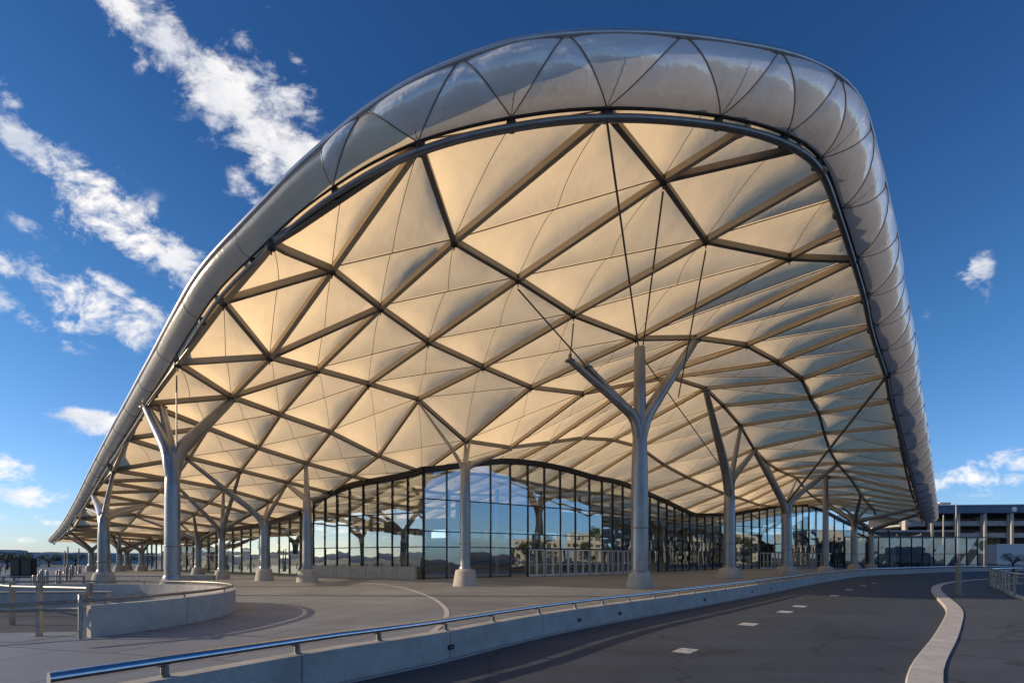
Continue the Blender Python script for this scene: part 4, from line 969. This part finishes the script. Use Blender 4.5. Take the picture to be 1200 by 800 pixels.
for (px,py,a,b,ang,amp) in blobs:
    mp=nt.nodes.new('ShaderNodeMapping'); mp.vector_type='TEXTURE'
    mp.inputs['Location'].default_value=((px-600)/F,(H0-py)/F,0); mp.inputs['Rotation'].default_value=(0,0,-R(ang)); mp.inputs['Scale'].default_value=(a*1.4/F,b*1.55/F,1)
    L(cmb.outputs[0],mp.inputs[0]); ln=nt.nodes.new('ShaderNodeVectorMath'); ln.operation='LENGTH'; L(mp.outputs[0],ln.inputs[0])
    mr=nt.nodes.new('ShaderNodeMapRange'); mr.interpolation_type='SMOOTHSTEP'; mr.inputs['From Min'].default_value=1.5; mr.inputs['From Max'].default_value=.1; mr.inputs['To Min'].default_value=0; mr.inputs['To Max'].default_value=amp
    L(ln.outputs['Value'],mr.inputs[0]); acc=mr.outputs[0] if acc is None else m('MAXIMUM',acc,mr.outputs[0])
acc=m('MULTIPLY',acc,m('GREATER_THAN',Y,.03))
# other parts of the sky: sparse fair-weather patches behind and beside
n0=N(nt,'ShaderNodeTexNoise',Scale=2.2,Detail=2.0); L(D,n0.inputs['Vector'])
side=nt.nodes.new('ShaderNodeMapRange'); side.inputs['From Min'].default_value=.55; side.inputs['From Max'].default_value=.35; L(Y,side.inputs[0])
oth=nt.nodes.new('ShaderNodeMapRange'); oth.inputs['From Min'].default_value=.52; oth.inputs['From Max'].default_value=.7; oth.inputs['To Max'].default_value=.9; L(n0.outputs[0],oth.inputs[0])
acc=m('MAXIMUM',acc,m('MULTIPLY',oth.outputs[0],side.outputs[0]))
mp=nt.nodes.new('ShaderNodeMapping'); mp.inputs['Rotation'].default_value=(0,R(42),0); mp.inputs['Scale'].default_value=(8.0,24,24); L(D,mp.inputs[0])
nz=N(nt,'ShaderNodeTexNoise',Scale=1.0,Detail=9.0,Roughness=.63,Lacunarity=2.1,Distortion=.35); L(mp.outputs[0],nz.inputs['Vector'])
nzf=N(nt,'ShaderNodeTexNoise',Scale=30.0,Detail=6.0,Roughness=.65); L(D,nzf.inputs['Vector'])
val=m('ADD',m('MULTIPLY',nz.outputs[0],.72),m('MULTIPLY',nzf.outputs[0],.28))
dens=m('ADD',m('MULTIPLY',m('SUBTRACT',val,.5),7.2),m('SUBTRACT',m('MULTIPLY',acc,1.62),.60))
dd=nt.nodes.new('ShaderNodeMapRange'); dd.interpolation_type='SMOOTHSTEP'; dd.inputs['From Min'].default_value=0; dd.inputs['From Max'].default_value=1.35; L(dens,dd.inputs[0])
dens2=m('MULTIPLY',dd.outputs[0],m('MINIMUM',m('MULTIPLY',acc,2.6),1.0))
dens2=m('MULTIPLY',dens2,.93)
nsh=N(nt,'ShaderNodeTexNoise',Scale=12.0,Detail=5.0); L(D,nsh.inputs['Vector'])
cc=rampn(nt,nsh.outputs[0],[(.35,(4.4,4.7,5.4)),(.60,(7.6,7.3,7.0))])
mc=N(nt,'ShaderNodeMix',_data_type='RGBA'); L(dens2,mc.inputs[0]); L(mt.outputs[2],mc.inputs[6]); L(cc.outputs[0],mc.inputs[7])
L(mc.outputs[2],bg.inputs[0]); L(bg.outputs[0],out.inputs[0])
# ------------------------------------------------------------------ sun
sl=bpy.data.lights.new('sun','SUN'); sl.energy=5.0; sl.angle=R(.5); sl.color=(1.0,.78,.52)
so=bpy.data.objects.new('sun',sl); COL.objects.link(so)
dv=Vector((SUN_AZ.x*math.cos(SUN_EL),SUN_AZ.y*math.cos(SUN_EL),math.sin(SUN_EL))); so.rotation_euler=dv.to_track_quat('Z','Y').to_euler()
# ------------------------------------------------------------------ camera
cam=bpy.data.cameras.new('camera'); co=bpy.data.objects.new('camera',cam); COL.objects.link(co)
co.location=(0,0,CH); co.rotation_euler=(R(90),0,0); cam.sensor_width=36; cam.lens=36*F/1200; cam.shift_y=(H0-400)/1200; cam.clip_start=.1; cam.clip_end=6000
SC.camera=co
SC.view_settings.view_transform='Standard'; SC.view_settings.look='None'; SC.view_settings.exposure=0
SC.render.engine='CYCLES'; SC.cycles.use_denoising=True; SC.cycles.max_bounces=8; SC.cycles.transparent_max_bounces=12; SC.cycles.caustics_reflective=False; SC.cycles.caustics_refractive=False
SC.cycles.sample_clamp_indirect=6
